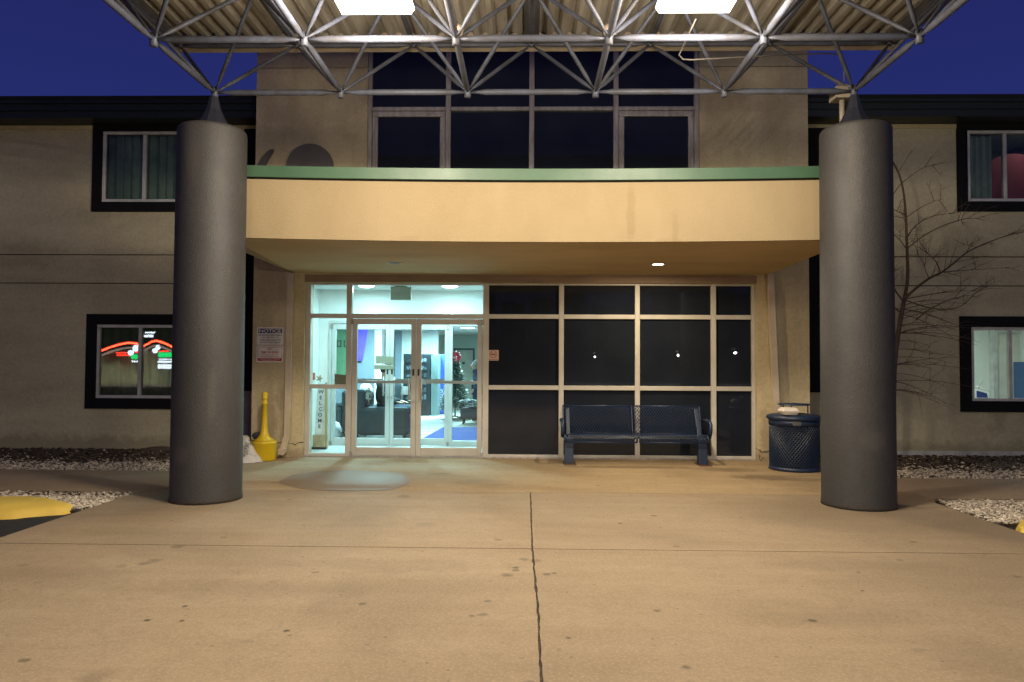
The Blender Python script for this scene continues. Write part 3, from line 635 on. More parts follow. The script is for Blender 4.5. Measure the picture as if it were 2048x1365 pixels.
MB().box(X(790, Yq), X(803, Yq), Yq, Yq + .2, .005, lz - .001).build('partition_wall', m_igrey, hotel)
MB().box(X(803.5, Yq), X(876, Yq), Yq, Yq + .2, .005, lz - .001).build('alcove_wall', m_iw, hotel)
MB().box(X(850, 14.2), X(975, 14.2), 14.2, 14.4, lz - .17, lz - .001).build('ceiling_beam', m_iw, hotel)
# back door of the lobby
bx0, bx1 = X(911, ly1), X(946, ly1); bz = Z(701, ly1)
MB().box(bx0 - .06, bx0, ly1 - .04, ly1 - .001, .005, bz + .06).box(bx1, bx1 + .06, ly1 - .04, ly1 - .001, .005, bz + .06).box(bx0, bx1, ly1 - .04, ly1 - .001, bz, bz + .06).build('lobby_door_frame', mat('door_frame_grey', (.03, .04, .045), .5), hotel)
ld = MB().box(bx0 + .002, bx1 - .002, ly1 - .03, ly1 - .002, .005, bz - .002).build('lobby_door', mat('lobby_door_paint', (.42, .40, .33), .6), hotel)
q = at(927, 727, ly1); MB().box(q.x - .05, q.x + .05, ly1 - .04, ly1 - .031, q.z - .03, q.z + .04).build('door_sign', m_black, ld)

# ================================================================== PORTE-COCHERE SPACE FRAME
XM, YM = 1.357, 1.275; XC = X(1063, YC, 188)
ZB = Z(184.5, YC); ZTP = Z(90, YC + .6); DK = Z(74, 8.36)
porte = thing('porte_cochere', 'flat corrugated steel canopy on a grey tubular space frame over the driveway', 'canopy', (XC, 1, ZB))
def bn(i, j): return V((XC + (i - 2.5) * XM, YC - j * YM, ZB))
def tn(i, j): return V((XC + (i - 3) * XM, YC + .6 - j * YM, ZTP))
NJ = 12
segs = []
for j in range(NJ):
    for i in range(6):
        if i < 5: segs.append((bn(i, j), bn(i + 1, j), 'chord', .031))
        if j < NJ - 1: segs.append((bn(i, j), bn(i, j + 1), 'chord', .031))
        for di in (0, 1):
            for dj in (0, 1): segs.append((bn(i, j), tn(i + di, j + dj), 'strut', .0215))
for j in range(NJ + 1):
    for i in range(7):
        if i < 6: segs.append((tn(i, j), tn(i + 1, j), 'top_chord', .028))
        if j < NJ: segs.append((tn(i, j), tn(i, j + 1), 'top_chord', .028))
def infr(p):
    d = ROT.inverted() @ (p - EYE)
    if d.z > -1: return False
    return -40 < 1024 + FPX * d.x / -d.z < 2090 and 682 - FPX * d.y / -d.z > -60
rest = MB()
def flat_tube(b, a, c, r):                        # round tube with flattened ends at the hubs
    a, c = V(a), V(c); d = (c - a).normalized(); L_ = (c - a).length
    b.tube([a + d * .03, a + d * .12, a + d * .19, c - d * .19, c - d * .12, c - d * .03], [r * .45, r * .62, r, r, r * .62, r * .45], 10)
cnt = {'chord': 0, 'strut': 0, 'top_chord': 0}
for a, c, nm, r in segs:
    if (infr(a) or infr(c)) and a.y > 4 and c.y > 4 and cnt[nm] < 100:
        cnt[nm] += 1; b = MB(); flat_tube(b, a, c, r); b.build(nm, m_steel, porte)
    else: flat_tube(rest, a, c, r)
for j in range(NJ):
    for i in range(6):
        p = bn(i, j)
        if infr(p): 
            b = MB(); b.ball(p, .038, 14, 10); b.lathe([(.022, -.062), (.034, -.058), (.034, .058), (.022, .062)], p, 14); b.build('hub', m_steel, porte)
        else: rest.ball(p, .05, 10, 6)
for j in range(NJ + 1):
    for i in range(7):
        p = tn(i, j)
        if infr(p): MB().ball(p, .036, 12, 8).build('hub', m_steel, porte)
        else: rest.ball(p, .048, 8, 6)
tag(rest.build('strut', m_steel, porte), kind='stuff')
# corrugated deck
hx = XM * 3 + .12; yd0, yd1 = YC + .6 - NJ * YM - .2, 8.36
prof = []; pit = .168; x = XC - hx
while x < XC + hx:
    prof += [(x, 0), (x + .055, 0), (x + .085, .055), (x + .138, .055)]; x += pit
prof.append((x, 0)); vs = []
for (x, z) in prof: vs += [(x, yd0, DK + z), (x, yd1, DK + z)]
MB().add(vs, [(2 * i, 2 * i + 1, 2 * i + 3, 2 * i + 2) for i in range(len(prof) - 1)]).build('deck', m_deck, porte)
MB().box(XC - hx, XC + hx, yd0, yd1, DK + .075, DK + .10).build('roof_sheet', m_roof, porte)
zl = Z(103, 8.42)
MB().box(XC - hx, XC + hx, 8.40, 8.43, zl, DK + .16).box(XC - hx, XC + hx, 8.30, 8.40, zl, zl + .012).build('rear_trim', m_cream, porte)
MB().box(XC - hx, XC + hx, 8.33, 8.395, DK - .085, DK - .002).build('rear_purlin', m_beam, porte)
for s in (-1, 1): MB().box(XC + s * hx - .09, XC + s * hx + .09, yd0, 8.398, DK - .09, DK - .002).build('edge_beam', m_beam, porte)
for j in range(1, NJ + 1):
    y = YC + .6 - j * YM; MB().box(XC - hx + .1, XC + hx - .1, y - .03, y + .03, ZTP + .035, DK - .002).build('purlin', m_beam, porte)
MB().box(XC - .085, XC + .085, yd0, 8.30, DK - .09, DK - .003).build('ridge_beam', m_beam, porte)
# columns
def column(px_top, px_bot, label, nm='column'):
    xt = (X(px_top, YC, 240) + X(px_bot, YC, 1005)) / 2; ztop = Z(237, YC - .37)
    c = thing(nm, label, 'column', (xt, YC, 0))
    n = 64; prof = [(.362, -.005), (.362, .03), (.357, .05), (.3505, ztop - .05), (.346, ztop - .02), (.330, ztop)]
    MB().lathe(prof, (xt, YC, 0), n).build('shaft', m_column, c)
    nd = V((X(px_top + 1, YC, 188), YC, ZB)); b = MB()
    k = 20; lo = [V((xt + .155 * cos(2 * pi * i / k), YC + .155 * sin(2 * pi * i / k), ztop)) for i in range(k)]
    r_ = [V((nd.x + (.19 + (.042 - .19) * (1 - (1 - t) ** 1.6)) * (1 + .06 * (i % 2)) * cos(2 * pi * i / k) * (1.0), YC + (.19 + (.042 - .19) * (1 - (1 - t) ** 1.6)) * (1 + .06 * (i % 2)) * sin(2 * pi * i / k), ztop + (ZB - .05 - ztop) * (t))) for t in (0, .15, .35, .6, 1) for i in range(k)]
    b.add(r_, [(j * k + i, j * k + (i + 1) % k, (j + 1) * k + (i + 1) % k, (j + 1) * k + i) for j in range(4) for i in range(k)])
    b.build('cap_stub', m_capsteel, c)
    return c, xt, ztop
column(427, 411, 'round dark grey column in front of the window with red neon reflections', 'column')
cR, xR, zR = column(1707.5, 1719.5, 'round dark grey column beside the blue litter bin and bare tree', 'column')
cl = [o for o in COL.objects if o.name.startswith('column')]
for o in cl: o['group'] = 'round columns under the canopy'
# canopy lamps
m_lens = glow('lamp_lens', (1.0, .93, .80), 9.0)
WARM = (1.0, .86, .66); DROP = 2.9
def canopy_light(x, y, label, power):
    c = thing('canopy_light', label, 'light', (x, y, 4.5), 'square lights under the canopy')
    s = .32; z0, z1 = 4.43, 4.66
    b = MB(); b.hexa([(x - s, y - s, z0 + .03), (x + s, y - s, z0 + .03), (x + s, y + s, z0 + .03), (x - s, y + s, z0 + .03), (x - s * .75, y - s * .75, z1), (x + s * .75, y - s * .75, z1), (x + s * .75, y + s * .75, z1), (x - s * .75, y + s * .75, z1)])
    b.tube([(x, y, z1), (x, y, ZTP + .2)], .02, 8); b.build('housing', m_cream, c)
    MB().hexa([(x - s * .92, y - s * .92, z0 - .03), (x + s * .92, y - s * .92, z0 - .03), (x + s * .92, y + s * .92, z0 - .03), (x - s * .92, y + s * .92, z0 - .03), (x - s, y - s, z0 + .028), (x + s, y - s, z0 + .028), (x + s, y + s, z0 + .028), (x - s, y + s, z0 + .028)]).build('lens', m_lens, c)
    lamp('light', (x, y, z0 - .045), power, WARM, .58, c); bulb('drop_light', (x, y, z0 - .30), power * DROP, WARM, .2, c)
lyL = 5.75
canopy_light(X(738, lyL, 10), lyL, 'bright square canopy lamp above the entrance doors, left of the ridge beam', 100)
canopy_light(X(1405, lyL, 10), lyL, 'bright square canopy lamp above the bench, right of the ridge beam', 100)
canopy_light(-1.4, 0.9, 'square canopy lamp over the near end of the driveway, left of the two', 62); canopy_light(1.5, 0.9, 'square canopy lamp over the near end of the driveway, right of the two', 62)
# soffit downlights
for px, py, on, lab in ((790, 524, False, 'unlit round recessed downlight in the porch soffit above the doors'), (1316, 530, True, 'lit round recessed downlight in the porch soffit above the bench')):
    y = 9.85; x = X(px, y, py); z = SOF + .045 * .4 + sag(x) * .61 - .004
    c = thing('ceiling_light', lab, 'light', (x, y, z), None)
    MB().lathe([(.105, -.008), (.105, 0.004), (.078, .004), (.078, -.008), (.105, -.008)], (x, y, z), 28, True, False).build('trim_ring', m_cream, c)
    MB().lathe([(.0, -.003), (.074, -.003), (.074, .004), (.0, .004)], (x, y, z - .004), 24).build('lens', glow('downlight_lens', (1, .9, .75), 12) if on else mat('downlight_off', (.2, .17, .13), .4), c)
    if on: lamp('light', (x, y, z - .02), 60, (1, .80, .52), .13, c)
# bird nests
for px, py, lab in ((917, 62, 'pale mud bird nest on the frame hub left of the ridge beam'), (1216, 62, 'pale mud bird nest on the frame hub right of the ridge beam')):
    p = at(px, py, YC - YM + .02)
    b = MB(); b.ball(p, .055, 12, 8, (.8, .8, 1.2), .12); tag(b.build('bird_nest', m_nest, loc=p), lab, 'nest')
# flood lamp box and conduit on the right column
m_jbox = mat('box_paint', (.27, .23, .18), .6)
cb = thing('junction_box', 'cream electrical box with conduit beside the cap of the right column', 'electrical box', (xR - .1, YC, zR))
p = at(1682, 190, YC + .12)
MB().box(p.x - .09, p.x + .09, p.y - .09, p.y + .09, p.z - .06, p.z + .06).hexa([(p.x - .09, p.y - .09, p.z + .061), (p.x + .09, p.y - .09, p.z + .061), (p.x + .09, p.y + .09, p.z + .061), (p.x - .09, p.y + .09, p.z + .061), (p.x - .03, p.y - .03, p.z + .11), (p.x + .03, p.y - .03, p.z + .11), (p.x + .03, p.y + .03, p.z + .11), (p.x - .03, p.y + .03, p.z + .11)]).build('box', m_jbox, cb)
MB().tube([(p.x + .01, p.y, p.z - .06), (p.x + .01, p.y, zR)], .028, 10).build('stem', m_jbox, cb)
cp = [at(1688, 178, YC + .12), at(1688, 142, YC + .12), at(1684, 120, YC + .1), at(1674, 109, YC), at(1650, 107, YC - .1), at(1500, 114, YC - .5), at(1384, 120, YC - .8), at(1366, 119, YC - .8), at(1358, 110, YC - .85), at(1372, 80, YC - 1.0), at(1392, 38, YC - 1.2)]
MB().tube(cp, .0075, 8).build('conduit', mat('conduit_grey', (.11, .10, .09), .6), cb)

# ================================================================== WALL LOGO
lg = thing('wall_emblem', 'dark round disc with a curved horn blade mounted on the bay wall above the porch', 'emblem', (X(620, YF), YF, 4.3))
m_emb = mat('emblem_paint', (.13, .115, .105), .7, (.10, .09, .082), 3)
c = at(621, 335, YF); r = .36
ring = [V((c.x + r * cos(t), YF - .05, c.z + r * .98 * sin(t))) for t in [2 * pi * i / 48 for i in range(48)]]
MB().prism(ring, (0, .048, 0)).build('disc', m_emb, lg)
hp = [(515, 329), (522, 317), (532, 305), (540, 299), (546, 298), (546, 302), (541, 310), (534, 322), (530, 332), (527, 345), (514, 345), (512, 338)]
MB().prism([at(x, y, YF - .05) for x, y in hp][::-1], (0, .048, 0)).build('blade', m_emb, lg)

# ================================================================== SIGNS
def plate(px0, px1, py0, py1, Y): 
    a = at(px0, py1, Y); c = at(px1, py0, Y); return a.x, c.x, a.z, c.z
ys = YF - .014
x0, x1, z0, z1 = plate(513.5, 567, 655, 690, ys); W = x1 - x0; H = z1 - z0; xm = (x0 + x1) / 2
sg = thing('notice_sign', 'white NOTICE sign with a navy header on the wall left of the doors', 'sign', (xm, YF, z0))
def rrect(x0, x1, z0, z1, y, r=.02):
    pts = []
    for cx, cz, a0 in ((x1 - r, z1 - r, 0), (x0 + r, z1 - r, 90), (x0 + r, z0 + r, 180), (x1 - r, z0 + r, 270)):
        for k in range(5): t = R(a0 + 22.5 * k); pts.append(V((cx + r * cos(t), y, cz + r * sin(t))))
    return pts
MB().prism(rrect(x0, x1, z0, z1, ys), (0, .012, 0)).build('panel', m_sign, sg)
MB().box(x0 + .022, x1 - .022, ys - .002, ys - .0005, z1 - H * .34, z1 - H * .08).build('header', m_navy, sg)
MB().text('NOTICE', xm, ys - .003, z1 - H * .21, H * .19, W * .82, bold=.02).build('heading', m_sign, sg)
b = MB()
for k, (t, wd) in enumerate((('WE ARE NOT RESPONSIBLE', .88), ('FOR FIRE, THEFT OR', .64), ('VANDALISM DAMAGE TO', .80), ('OR USE OF ANY VEHICLE', .78))): b.text(t, xm, ys - .002, z1 - H * (.455 + .135 * k), H * .075, W * wd, bold=.02)
b.build('lettering', m_black, sg)
x0, x1, z0, z1 = plate(512.5, 566.5, 692, 725, ys); W = x1 - x0; H = z1 - z0; xm = (x0 + x1) / 2
sg = thing('smoking_sign', 'white NO SMOKING sign with red lettering below the NOTICE sign', 'sign', (xm, YF, z0))
MB().prism(rrect(x0, x1, z0, z1, ys), (0, .012, 0)).build('panel', m_sign, sg)
b = MB(); t = .004; i = .02
b.box(x0 + i, x1 - i, ys - .002, ys - .0005, z1 - i - t, z1 - i).box(x0 + i, x0 + i + t, ys - .002, ys - .0005, z0 + i, z1 - i - t).box(x1 - i - t, x1 - i, ys - .002, ys - .0005, z0 + i, z1 - i - t)
b.box(x0 + i + t, x1 - i - t, ys - .002, ys - .0005, z0 + i, z0 + H * .25)
b.text('NO', xm, ys - .002, z1 - H * .19, H * .12, bold=.015).text('SMOKING', xm, ys - .002, z1 - H * .39, H * .14, W * .68, bold=.015)
b.text('WITHIN 25 FEET OF', xm, ys - .002, z1 - H * .545, H * .06, W * .62, bold=.01).text('BUILDING ENTRANCE', xm, ys - .002, z1 - H * .655, H * .06, W * .7, bold=.01)
b.build('lettering', m_red, sg)
MB().text('PLEASE DO NOT SMOKE', xm, ys - .003, z0 + H * .195, H * .055, W * .74, bold=.01).text('UNTIL 25 FEET AWAY', xm, ys - .003, z0 + H * .12, H * .055, W * .5, bold=.01).build('footer_lettering', m_sign, sg)
yp = YS + .026
x0, x1, z0, z1 = plate(976, 997.5, 700.5, 721.5, yp); W = x1 - x0; H = z1 - z0; xm = (x0 + x1) / 2
sg = thing('no_smoking_sticker', 'small square no smoking symbol sticker on dark glass right of the doors', 'sticker', (xm, yp, z0))
m_peach = mat('sticker_peach', (.60, .42, .34), .5)
MB().prism(rrect(x0, x1, z0, z1, yp, .012), (0, .003, 0)).build('panel', m_peach, sg)
b = MB(); zc = z1 - H * .40; rr_ = H * .33
b.tube([V((xm + rr_ * cos(2 * pi * k / 24), yp - .001, zc + rr_ * sin(2 * pi * k / 24))) for k in range(25)], .004, 5).tube([(xm - rr_ * .7, yp - .001, zc + rr_ * .7), (xm + rr_ * .7, yp - .001, zc - rr_ * .7)], .004, 5)
b.build('prohibition_ring', m_red, sg)
MB().box(xm - .045, xm + .03, yp - .0015, yp - .0003, zc - .008, zc + .004).tube([(xm + .035, yp - .001, zc + .004), (xm + .02, yp - .001, zc + .02), (xm + .035, yp - .001, zc + .035)], .003, 5).text('NO SMOKING', xm, yp - .001, z0 + H * .11, H * .08, W * .8, bold=.02).build('symbol', m_black, sg)

# ================================================================== BENCH
def lattice(b, fn, U, Vv, pu, pv, r, n=None, wrap=False):
    """diamond mesh of crossing wires on the surface fn(u, v)"""
    slope = pu / pv; steps = int(round(Vv / pv)) * 1
    nl = int(math.ceil(U / pu)); ex = 0 if wrap else int(math.ceil(Vv * slope / pu))
    for sgn in (1, -1):
        for k in range(-ex if sgn > 0 else 0, nl + (0 if sgn > 0 or wrap else ex)):
            pts = []
            for i in range(steps + 1):
                v = Vv * i / steps; u = k * pu + sgn * v * slope
                if wrap or -1e-6 <= u <= U + 1e-6: pts.append(fn(u, v))
            if len(pts) > 1: b.tube(pts, r, 4, caps=False, smooth=False)
bf = gnd(1142, 931); br_ = gnd(1403, 933)
bx0, bx1 = X(1124, 10.6, 870), X(1421, 10.6, 870)
by = 10.36
prof = [(.02, .325), (.0, .36), (.005, .40), (.035, .425), (.20, .412), (.38, .402), (.425, .42), (.445, .47), (.50, .66), (.545, .80), (.565, .812)]
plen = [0]
for a, c in zip(prof, prof[1:]): plen.append(plen[-1] + math.hypot(c[0] - a[0], c[1] - a[1]))
def pr(v):
    for k in range(len(prof) - 1):
        if v <= plen[k + 1] + 1e-9:
            t = (v - plen[k]) / (plen[k + 1] - plen[k]); a, c = prof[k], prof[k + 1]; return a[0] + (c[0] - a[0]) * t, a[1] + (c[1] - a[1]) * t
    return prof[-1]
bench = thing('bench', 'navy perforated metal bench against the dark storefront glass', 'bench', ((bx0 + bx1) / 2, by + .3, 0))
xm = (bx0 + bx1) / 2; bl = bx0 + .03; brr = bx1 - .09
vsplit = plen[6]
for a, c in ((bl, xm - .022), (xm + .022, brr)):
    for nm, v0, v1 in (('seat', 0, vsplit), ('backrest', vsplit, plen[-1])):
        b = MB(); f = lambda u, v, a=a, v0=v0: V((a + u, by + pr(v0 + v)[0], pr(v0 + v)[1]))
        lattice(b, f, c - a, v1 - v0, .040, .058, .0048)
        # edge strips
        N = 14; e1 = [f(0, (v1 - v0) * i / N) for i in range(N + 1)]; e2 = [f(c - a, (v1 - v0) * i / N) for i in range(N + 1)]
        b.tube(e1, .013, 6).tube(e2, .013, 6)
        b.tube([f(0, 0), f(c - a, 0)], .012 if nm == 'seat' else .008, 6).tube([f(0, v1 - v0), f(c - a, v1 - v0)], .012 if nm == 'backrest' else .008, 6)
        b.build(nm, m_blue, bench)
for s, px in ((-1, X(1137, 10.6, 900)), (1, X(1402, 10.6, 900))):
    b = MB(); b.hexa([(px - .065, by + .10, .01), (px + .065, by + .10, .01), (px + .065, by + .20, .01), (px - .065, by + .20, .01), (px - .065, by + .13, .385), (px + .065, by + .13, .385), (px + .065, by + .30, .385), (px - .065, by + .30, .385)])
    b.hexa([(px - .03, by + .30, .36), (px + .03, by + .30, .36), (px + .03, by + .36, .33), (px - .03, by + .36, .33), (px - .03, by + .54, .78), (px + .03, by + .54, .78), (px + .03, by + .58, .78), (px - .03, by + .58, .78)])
    b.build('leg', m_blue, bench, bevel=.008)
    MB().box(px - .08, px + .10, by - .02, by + .32, .001, .011).build('foot_plate', m_rust, bench)
    ax = bl - .03 if s < 0 else brr + .045
    MB().tube([(ax, by + .50, .60), (ax, by + .30, .625), (ax, by + .10, .615), (ax, by + .04, .58), (ax, by + .05, .47), (ax, by + .10, .40)], .026, 10).build('armrest', m_blue, bench)
MB().tube([(X(1150, 10.6), by + .25, .30), (xm - .2, by + .25, .37), (xm + .2, by + .25, .37), (X(1390, 10.6), by + .25, .30)], .016, 8).build('brace', m_blue, bench)

# ================================================================== LITTER BIN
bc = gnd(1590, 943); tx = X(1589, 10.12, 900); ty = 10.13; tr = .325
binn = thing('litter_bin', 'blue mesh litter bin with a raised rain cover beside the right column', 'bin', (tx, ty, 0))
b = MB(); nb = 50; pu = 2 * pi * tr / nb
lattice(b, lambda u, v: V((tx + tr * cos(u / tr), ty + tr * sin(u / tr), .045 + v)), 2 * pi * tr, .58, pu, .0527, .0052, wrap=True)
b.build('mesh_body', m_blue, binn)
MB().lathe([(tr - .02, .01), (tr - .02, .66)], (tx, ty, 0), 40).build('liner', m_bluein, binn)
MB().lathe([(tr - .012, .005), (tr + .010, .005), (tr + .010, .05), (tr - .012, .05)], (tx, ty, 0), 48).build('base_ring', m_blue, binn)
MB().lathe([(tr - .012, .62), (tr + .010, .62), (tr + .010, .69), (tr - .012, .69)], (tx, ty, 0), 48).build('top_ring', m_blue, binn)
MB().lathe([(tr + .012, .685), (tr + .035, .70), (tr + .042, .72), (tr + .03, .745), (tr - .02, .76), (.15, .775), (.14, .76), (.14, .70)], (tx, ty, 0), 48).build('lid', m_blue, binn)
MB().lathe([(.0, .775 - .02), (.138, .755), (.138, .750), (0, .750)], (tx, ty, 0), 32).build('opening', m_bluein, binn)
MB().lathe([(0, .918), (.20, .906), (.212, .898), (.212, .888), (.18, .885), (0, .885)], (tx, ty, 0), 40).build('rain_cover', m_blue, binn)
for a in (R(200), R(330), R(80)): MB().tube([(tx + .18 * cos(a), ty + .18 * sin(a), .765), (tx + .18 * cos(a), ty + .18 * sin(a), .887)], .009, 8).build('post', m_blue, binn)
pts = []
b = MB()
for zz in (.628, .682):
    for k in range(7): a = R(-113 + k * 3); pts.append((tx + (tr + .013) * cos(a), ty + (tr + .013) * sin(a), zz))
b.add(pts, [(k, k + 1, 8 + k, 7 + k) for k in range(6)]); b.build('plate', mat('bin_plate', (.10, .10, .085), .5), binn)
fx, fy = X(1577, 9.93, 830), 9.93
fb = MB(); zz = .765
fb.hexa([(fx - .085, fy - .08, zz), (fx + .085, fy - .08, zz), (fx + .085, fy + .08, zz), (fx - .085, fy + .08, zz), (fx - .115, fy - .11, zz + .048), (fx + .115, fy - .11, zz + .048), (fx + .115, fy + .11, zz + .048), (fx - .115, fy + .11, zz + .048)])
fb.hexa([(fx - .118, fy - .112, zz + .049), (fx + .118, fy - .112, zz + .049), (fx + .118, fy + .112, zz + .049), (fx - .118, fy + .112, zz + .049), (fx - .08, fy - .08, zz + .10), (fx + .08, fy - .08, zz + .10), (fx + .08, fy + .08, zz + .10), (fx - .08, fy + .08, zz + .10)])
tag(fb.build('takeout_box', m_foam, bevel=.008, loc=(fx, fy, zz)), 'white foam takeout box left on the lid of the blue litter bin', 'box')

# ================================================================== YELLOW ASH RECEPTACLE, BAG
rx = X(527, 10.6, 900); ry = 10.62
rc = thing('ash_receptacle', 'yellow plastic cigarette receptacle with a tall tapered neck below the wall signs', 'ash receptacle', (rx, ry, 0))
MB().lathe([(.165, .002), (.172, .02), (.178, .245), (.182, .25), (.182, .275), (.175, .285)], (rx, ry, 0), 40).build('base', m_yplast, rc)
MB().lathe([(.174, .286), (.10, .325), (.066, .37), (.046, .45), (.040, .56), (.036, .82), (.046, .825), (.046, .84), (.036, .845), (.036, .90), (.046, .905), (.046, .92), (.034, .925), (.042, .95), (.043, .97), (.034, .995), (.0, 1.006)], (rx, ry, 0), 32).build('neck', m_yplast, rc)
# sandbag
sx, sy = X(497, 10.45, 915), 10.42
m_bag = mat('bag_plastic', (.55, .52, .47), .55, (.07, .065, .06), 6.0, bump=.4, bscale=14, lo=.36, hi=.5)
b = MB(); rnd = random.Random(5); n, mm = 28, 16; vs = []
for i in range(mm + 1):
    t = i / mm
    rr = (.165 * (1 - t) ** .6 + .024 + (.03 if t > .93 else 0)) * (1 if i else .96); z = .003 + .37 * t ** 1.2
    for k in range(n):
        a = 2 * pi * k / n; j = 1 + .12 * sin(3 * a + 4 * t) * (1 - t * .5) + .07 * sin(7 * a + 9 * t) + rnd.uniform(-.04, .04)
        vs.append((sx - .075 * t * 1.2 + rr * 1.05 * j * cos(a), sy + .06 * t + rr * .75 * j * sin(a), z))
b.add(vs, [(i * n + k, i * n + (k + 1) % n, (i + 1) * n + (k + 1) % n, (i + 1) * n + k) for i in range(mm) for k in range(n)] , True)
b.f += [tuple(mm * n + k for k in range(n))]; b.sm += [False]
tag(b.build('plastic_bag', m_bag, loc=(sx, sy, 0)), 'slumped white and black plastic bag tied at the top beside the yellow receptacle', 'bag')
p = at(514, 873, 10.72)
b = MB().ball((p.x, 10.78, p.z), .085, 12, 8, (1.15, .7, .7), .12); b.tube([(p.x, 10.8, 0), (p.x, 10.79, p.z)], .05, 8)
tag(b.build('rag_bundle', mat('dark_rag', (.09, .088, .085), .9, (.04, .04, .04), 12, bump=.6, bscale=20), loc=(p.x, 10.78, 0)), 'dark grey crumpled bundle behind the yellow receptacle, against the wall', 'bundle')
# flexible drain pipe at the left bed
pts = [at(x, y, 11.72) for x, y in ((268, 908), (285, 904), (305, 900), (325, 899), (345, 902), (362, 910))]
fine_ = []
for a, c in zip(pts, pts[1:]):
    for i in range(14): fine_.append(a + (c - a) * (i / 14))
b = MB().tube(fine_, [.045 + (.009 if i % 2 else 0) for i in range(len(fine_))], 12)
tag(b.build('drain_hose', mat('brown_hose', (.075, .05, .04), .6)), 'brown ribbed drain hose lying along the wall in the left bed', 'hose')

# ================================================================== BARE TREE
tr_ = thing('bare_tree', 'leafless young tree with thin drooping twigs behind the right column', 'tree', (X(1783, 11.1, 900), 11.1, -.03))
rt = random.Random(11)
def limb(b, pts, r0, r1):
    n = len(pts); b.tube(pts, [r0 + (r1 - r0) * (i / (n - 1)) for i in range(n)], 6)
def smooth(ctrl, k=5):
    out = []; c = [ctrl[0]] + ctrl + [ctrl[-1]]
    for i in range(1, len(c) - 2):
        for j in range(k):
            t = j / k; a, b_, d, e = c[i - 1], c[i], c[i + 1], c[i + 2]
            out.append(.5 * ((2 * b_) + (d - a) * t + (2 * a - 5 * b_ + 4 * d - e) * t * t + (3 * b_ - a - 3 * d + e) * t ** 3))
    out.append(ctrl[-1]); return out
def zp(x, y, Y): return at(1600 + x / 3.103, 200 + y / 3.103, Y)
trunk = smooth([V((X(1783, 11.1, 900), 11.1, -.05)), at(1786, 800, 11.1), at(1790, 715, 11.1), at(1801, 640, 11.1), zp(648, 1240, 11.1)])
b = MB(); limb(b, trunk, .048, .026); b.build('trunk', m_bark, tr_)
crown = MB()
def twigs(path, n, ln, droop=.25, r=.0045, both=True, lvl=0, t0=.25):
    for _ in range(n):
        i = int(rt.uniform(t0, .97) * (len(path) - 1)); p = path[i]; d = (path[min(i + 1, len(path) - 1)] - path[max(i - 1, 0)]).normalized()
        side = V((rt.uniform(-1, 1), rt.uniform(-.55, .35), rt.uniform(-.3, .9))).normalized()
        d = (d * rt.uniform(.4, .9) + side * .8).normalized(); L_ = ln * rt.uniform(.4, 1.1); q = [p]
        for k in range(1, 6):
            d = (d + V((rt.uniform(-.12, .12), rt.uniform(-.08, .08), -droop * .22 + rt.uniform(-.06, .06)))).normalized()
            s = q[-1] + d * L_ / 5
            if s.y > YW - .03: s.y = YW - .03
            q.append(s)
        limb(crown, q, r, r * .35)
        if lvl < 1: twigs(q, 2, ln * .45, droop, r * .7, both, lvl + 1, .2)
limbs = [  # traced from the photograph, spread in depth
    ([(648, 1240), (668, 1100), (663, 900), (655, 700), (640, 560), (610, 450), (570, 375), (545, 330)], (11.1, 11.15), .026, .006),
    ([(648, 1235), (720, 1170), (800, 1110), (880, 1070), (960, 1010), (1040, 945), (1180, 880), (1320, 835), (1480, 800)], (11.1, 10.6), .024, .004),
    ([(570, 600), (620, 530), (680, 480), (760, 425), (830, 405)], (11.25, 11.0), .008, .003),
    ([(668, 920), (760, 850), (880, 785), (1000, 745), (1080, 735), (1150, 750)], (11.1, 10.8), .011, .003),
    ([(665, 860), (700, 800), (770, 745), (860, 715), (960, 705)], (11.12, 11.4), .009, .003),
    ([(660, 730), (740, 675), (830, 630), (890, 615)], (11.14, 11.5), .007, .0025),
    ([(648, 710), (600, 690), (560, 670)], (11.1, 10.9), .007, .003),
    ([(663, 930), (620, 870), (570, 830), (500, 800)], (11.1, 11.3), .009, .003),
    ([(870, 1070), (840, 1000), (760, 930), (690, 900)], (11.0, 11.2), .008, .003),
    ([(800, 1110), (780, 1060), (760, 1000), (720, 950)], (11.0, 10.8), .007, .003),
    ([(880, 1070), (1000, 1060), (1150, 1050), (1300, 1040)], (10.9, 11.2), .008, .002),
    ([(640, 1250), (590, 1180), (560, 1090), (520, 1000)], (11.1, 11.4), .014, .004),
    ([(650, 1240), (760, 1280), (880, 1300), (1000, 1280), (1100, 1190), (1180, 1155)], (11.1, 11.4), .010, .003),
    ([(660, 1235), (800, 1210), (940, 1190), (1080, 1185)], (11.1, 10.9), .008, .0025),
    ([(720, 1365), (790, 1310), (900, 1250), (1000, 1220), (1120, 1170)], (11.2, 11.5), .008, .0025),
    ([(625, 1320), (560, 1270), (500, 1240)], (11.1, 11.0), .010, .004)]
paths = []
for pts, (ya, yb), r0, r1 in limbs:
    n = len(pts); path = smooth([zp(x, y, ya + (yb - ya) * i / (n - 1)) for i, (x, y) in enumerate(pts)]); limb(crown, path, r0, r1); paths.append(path)
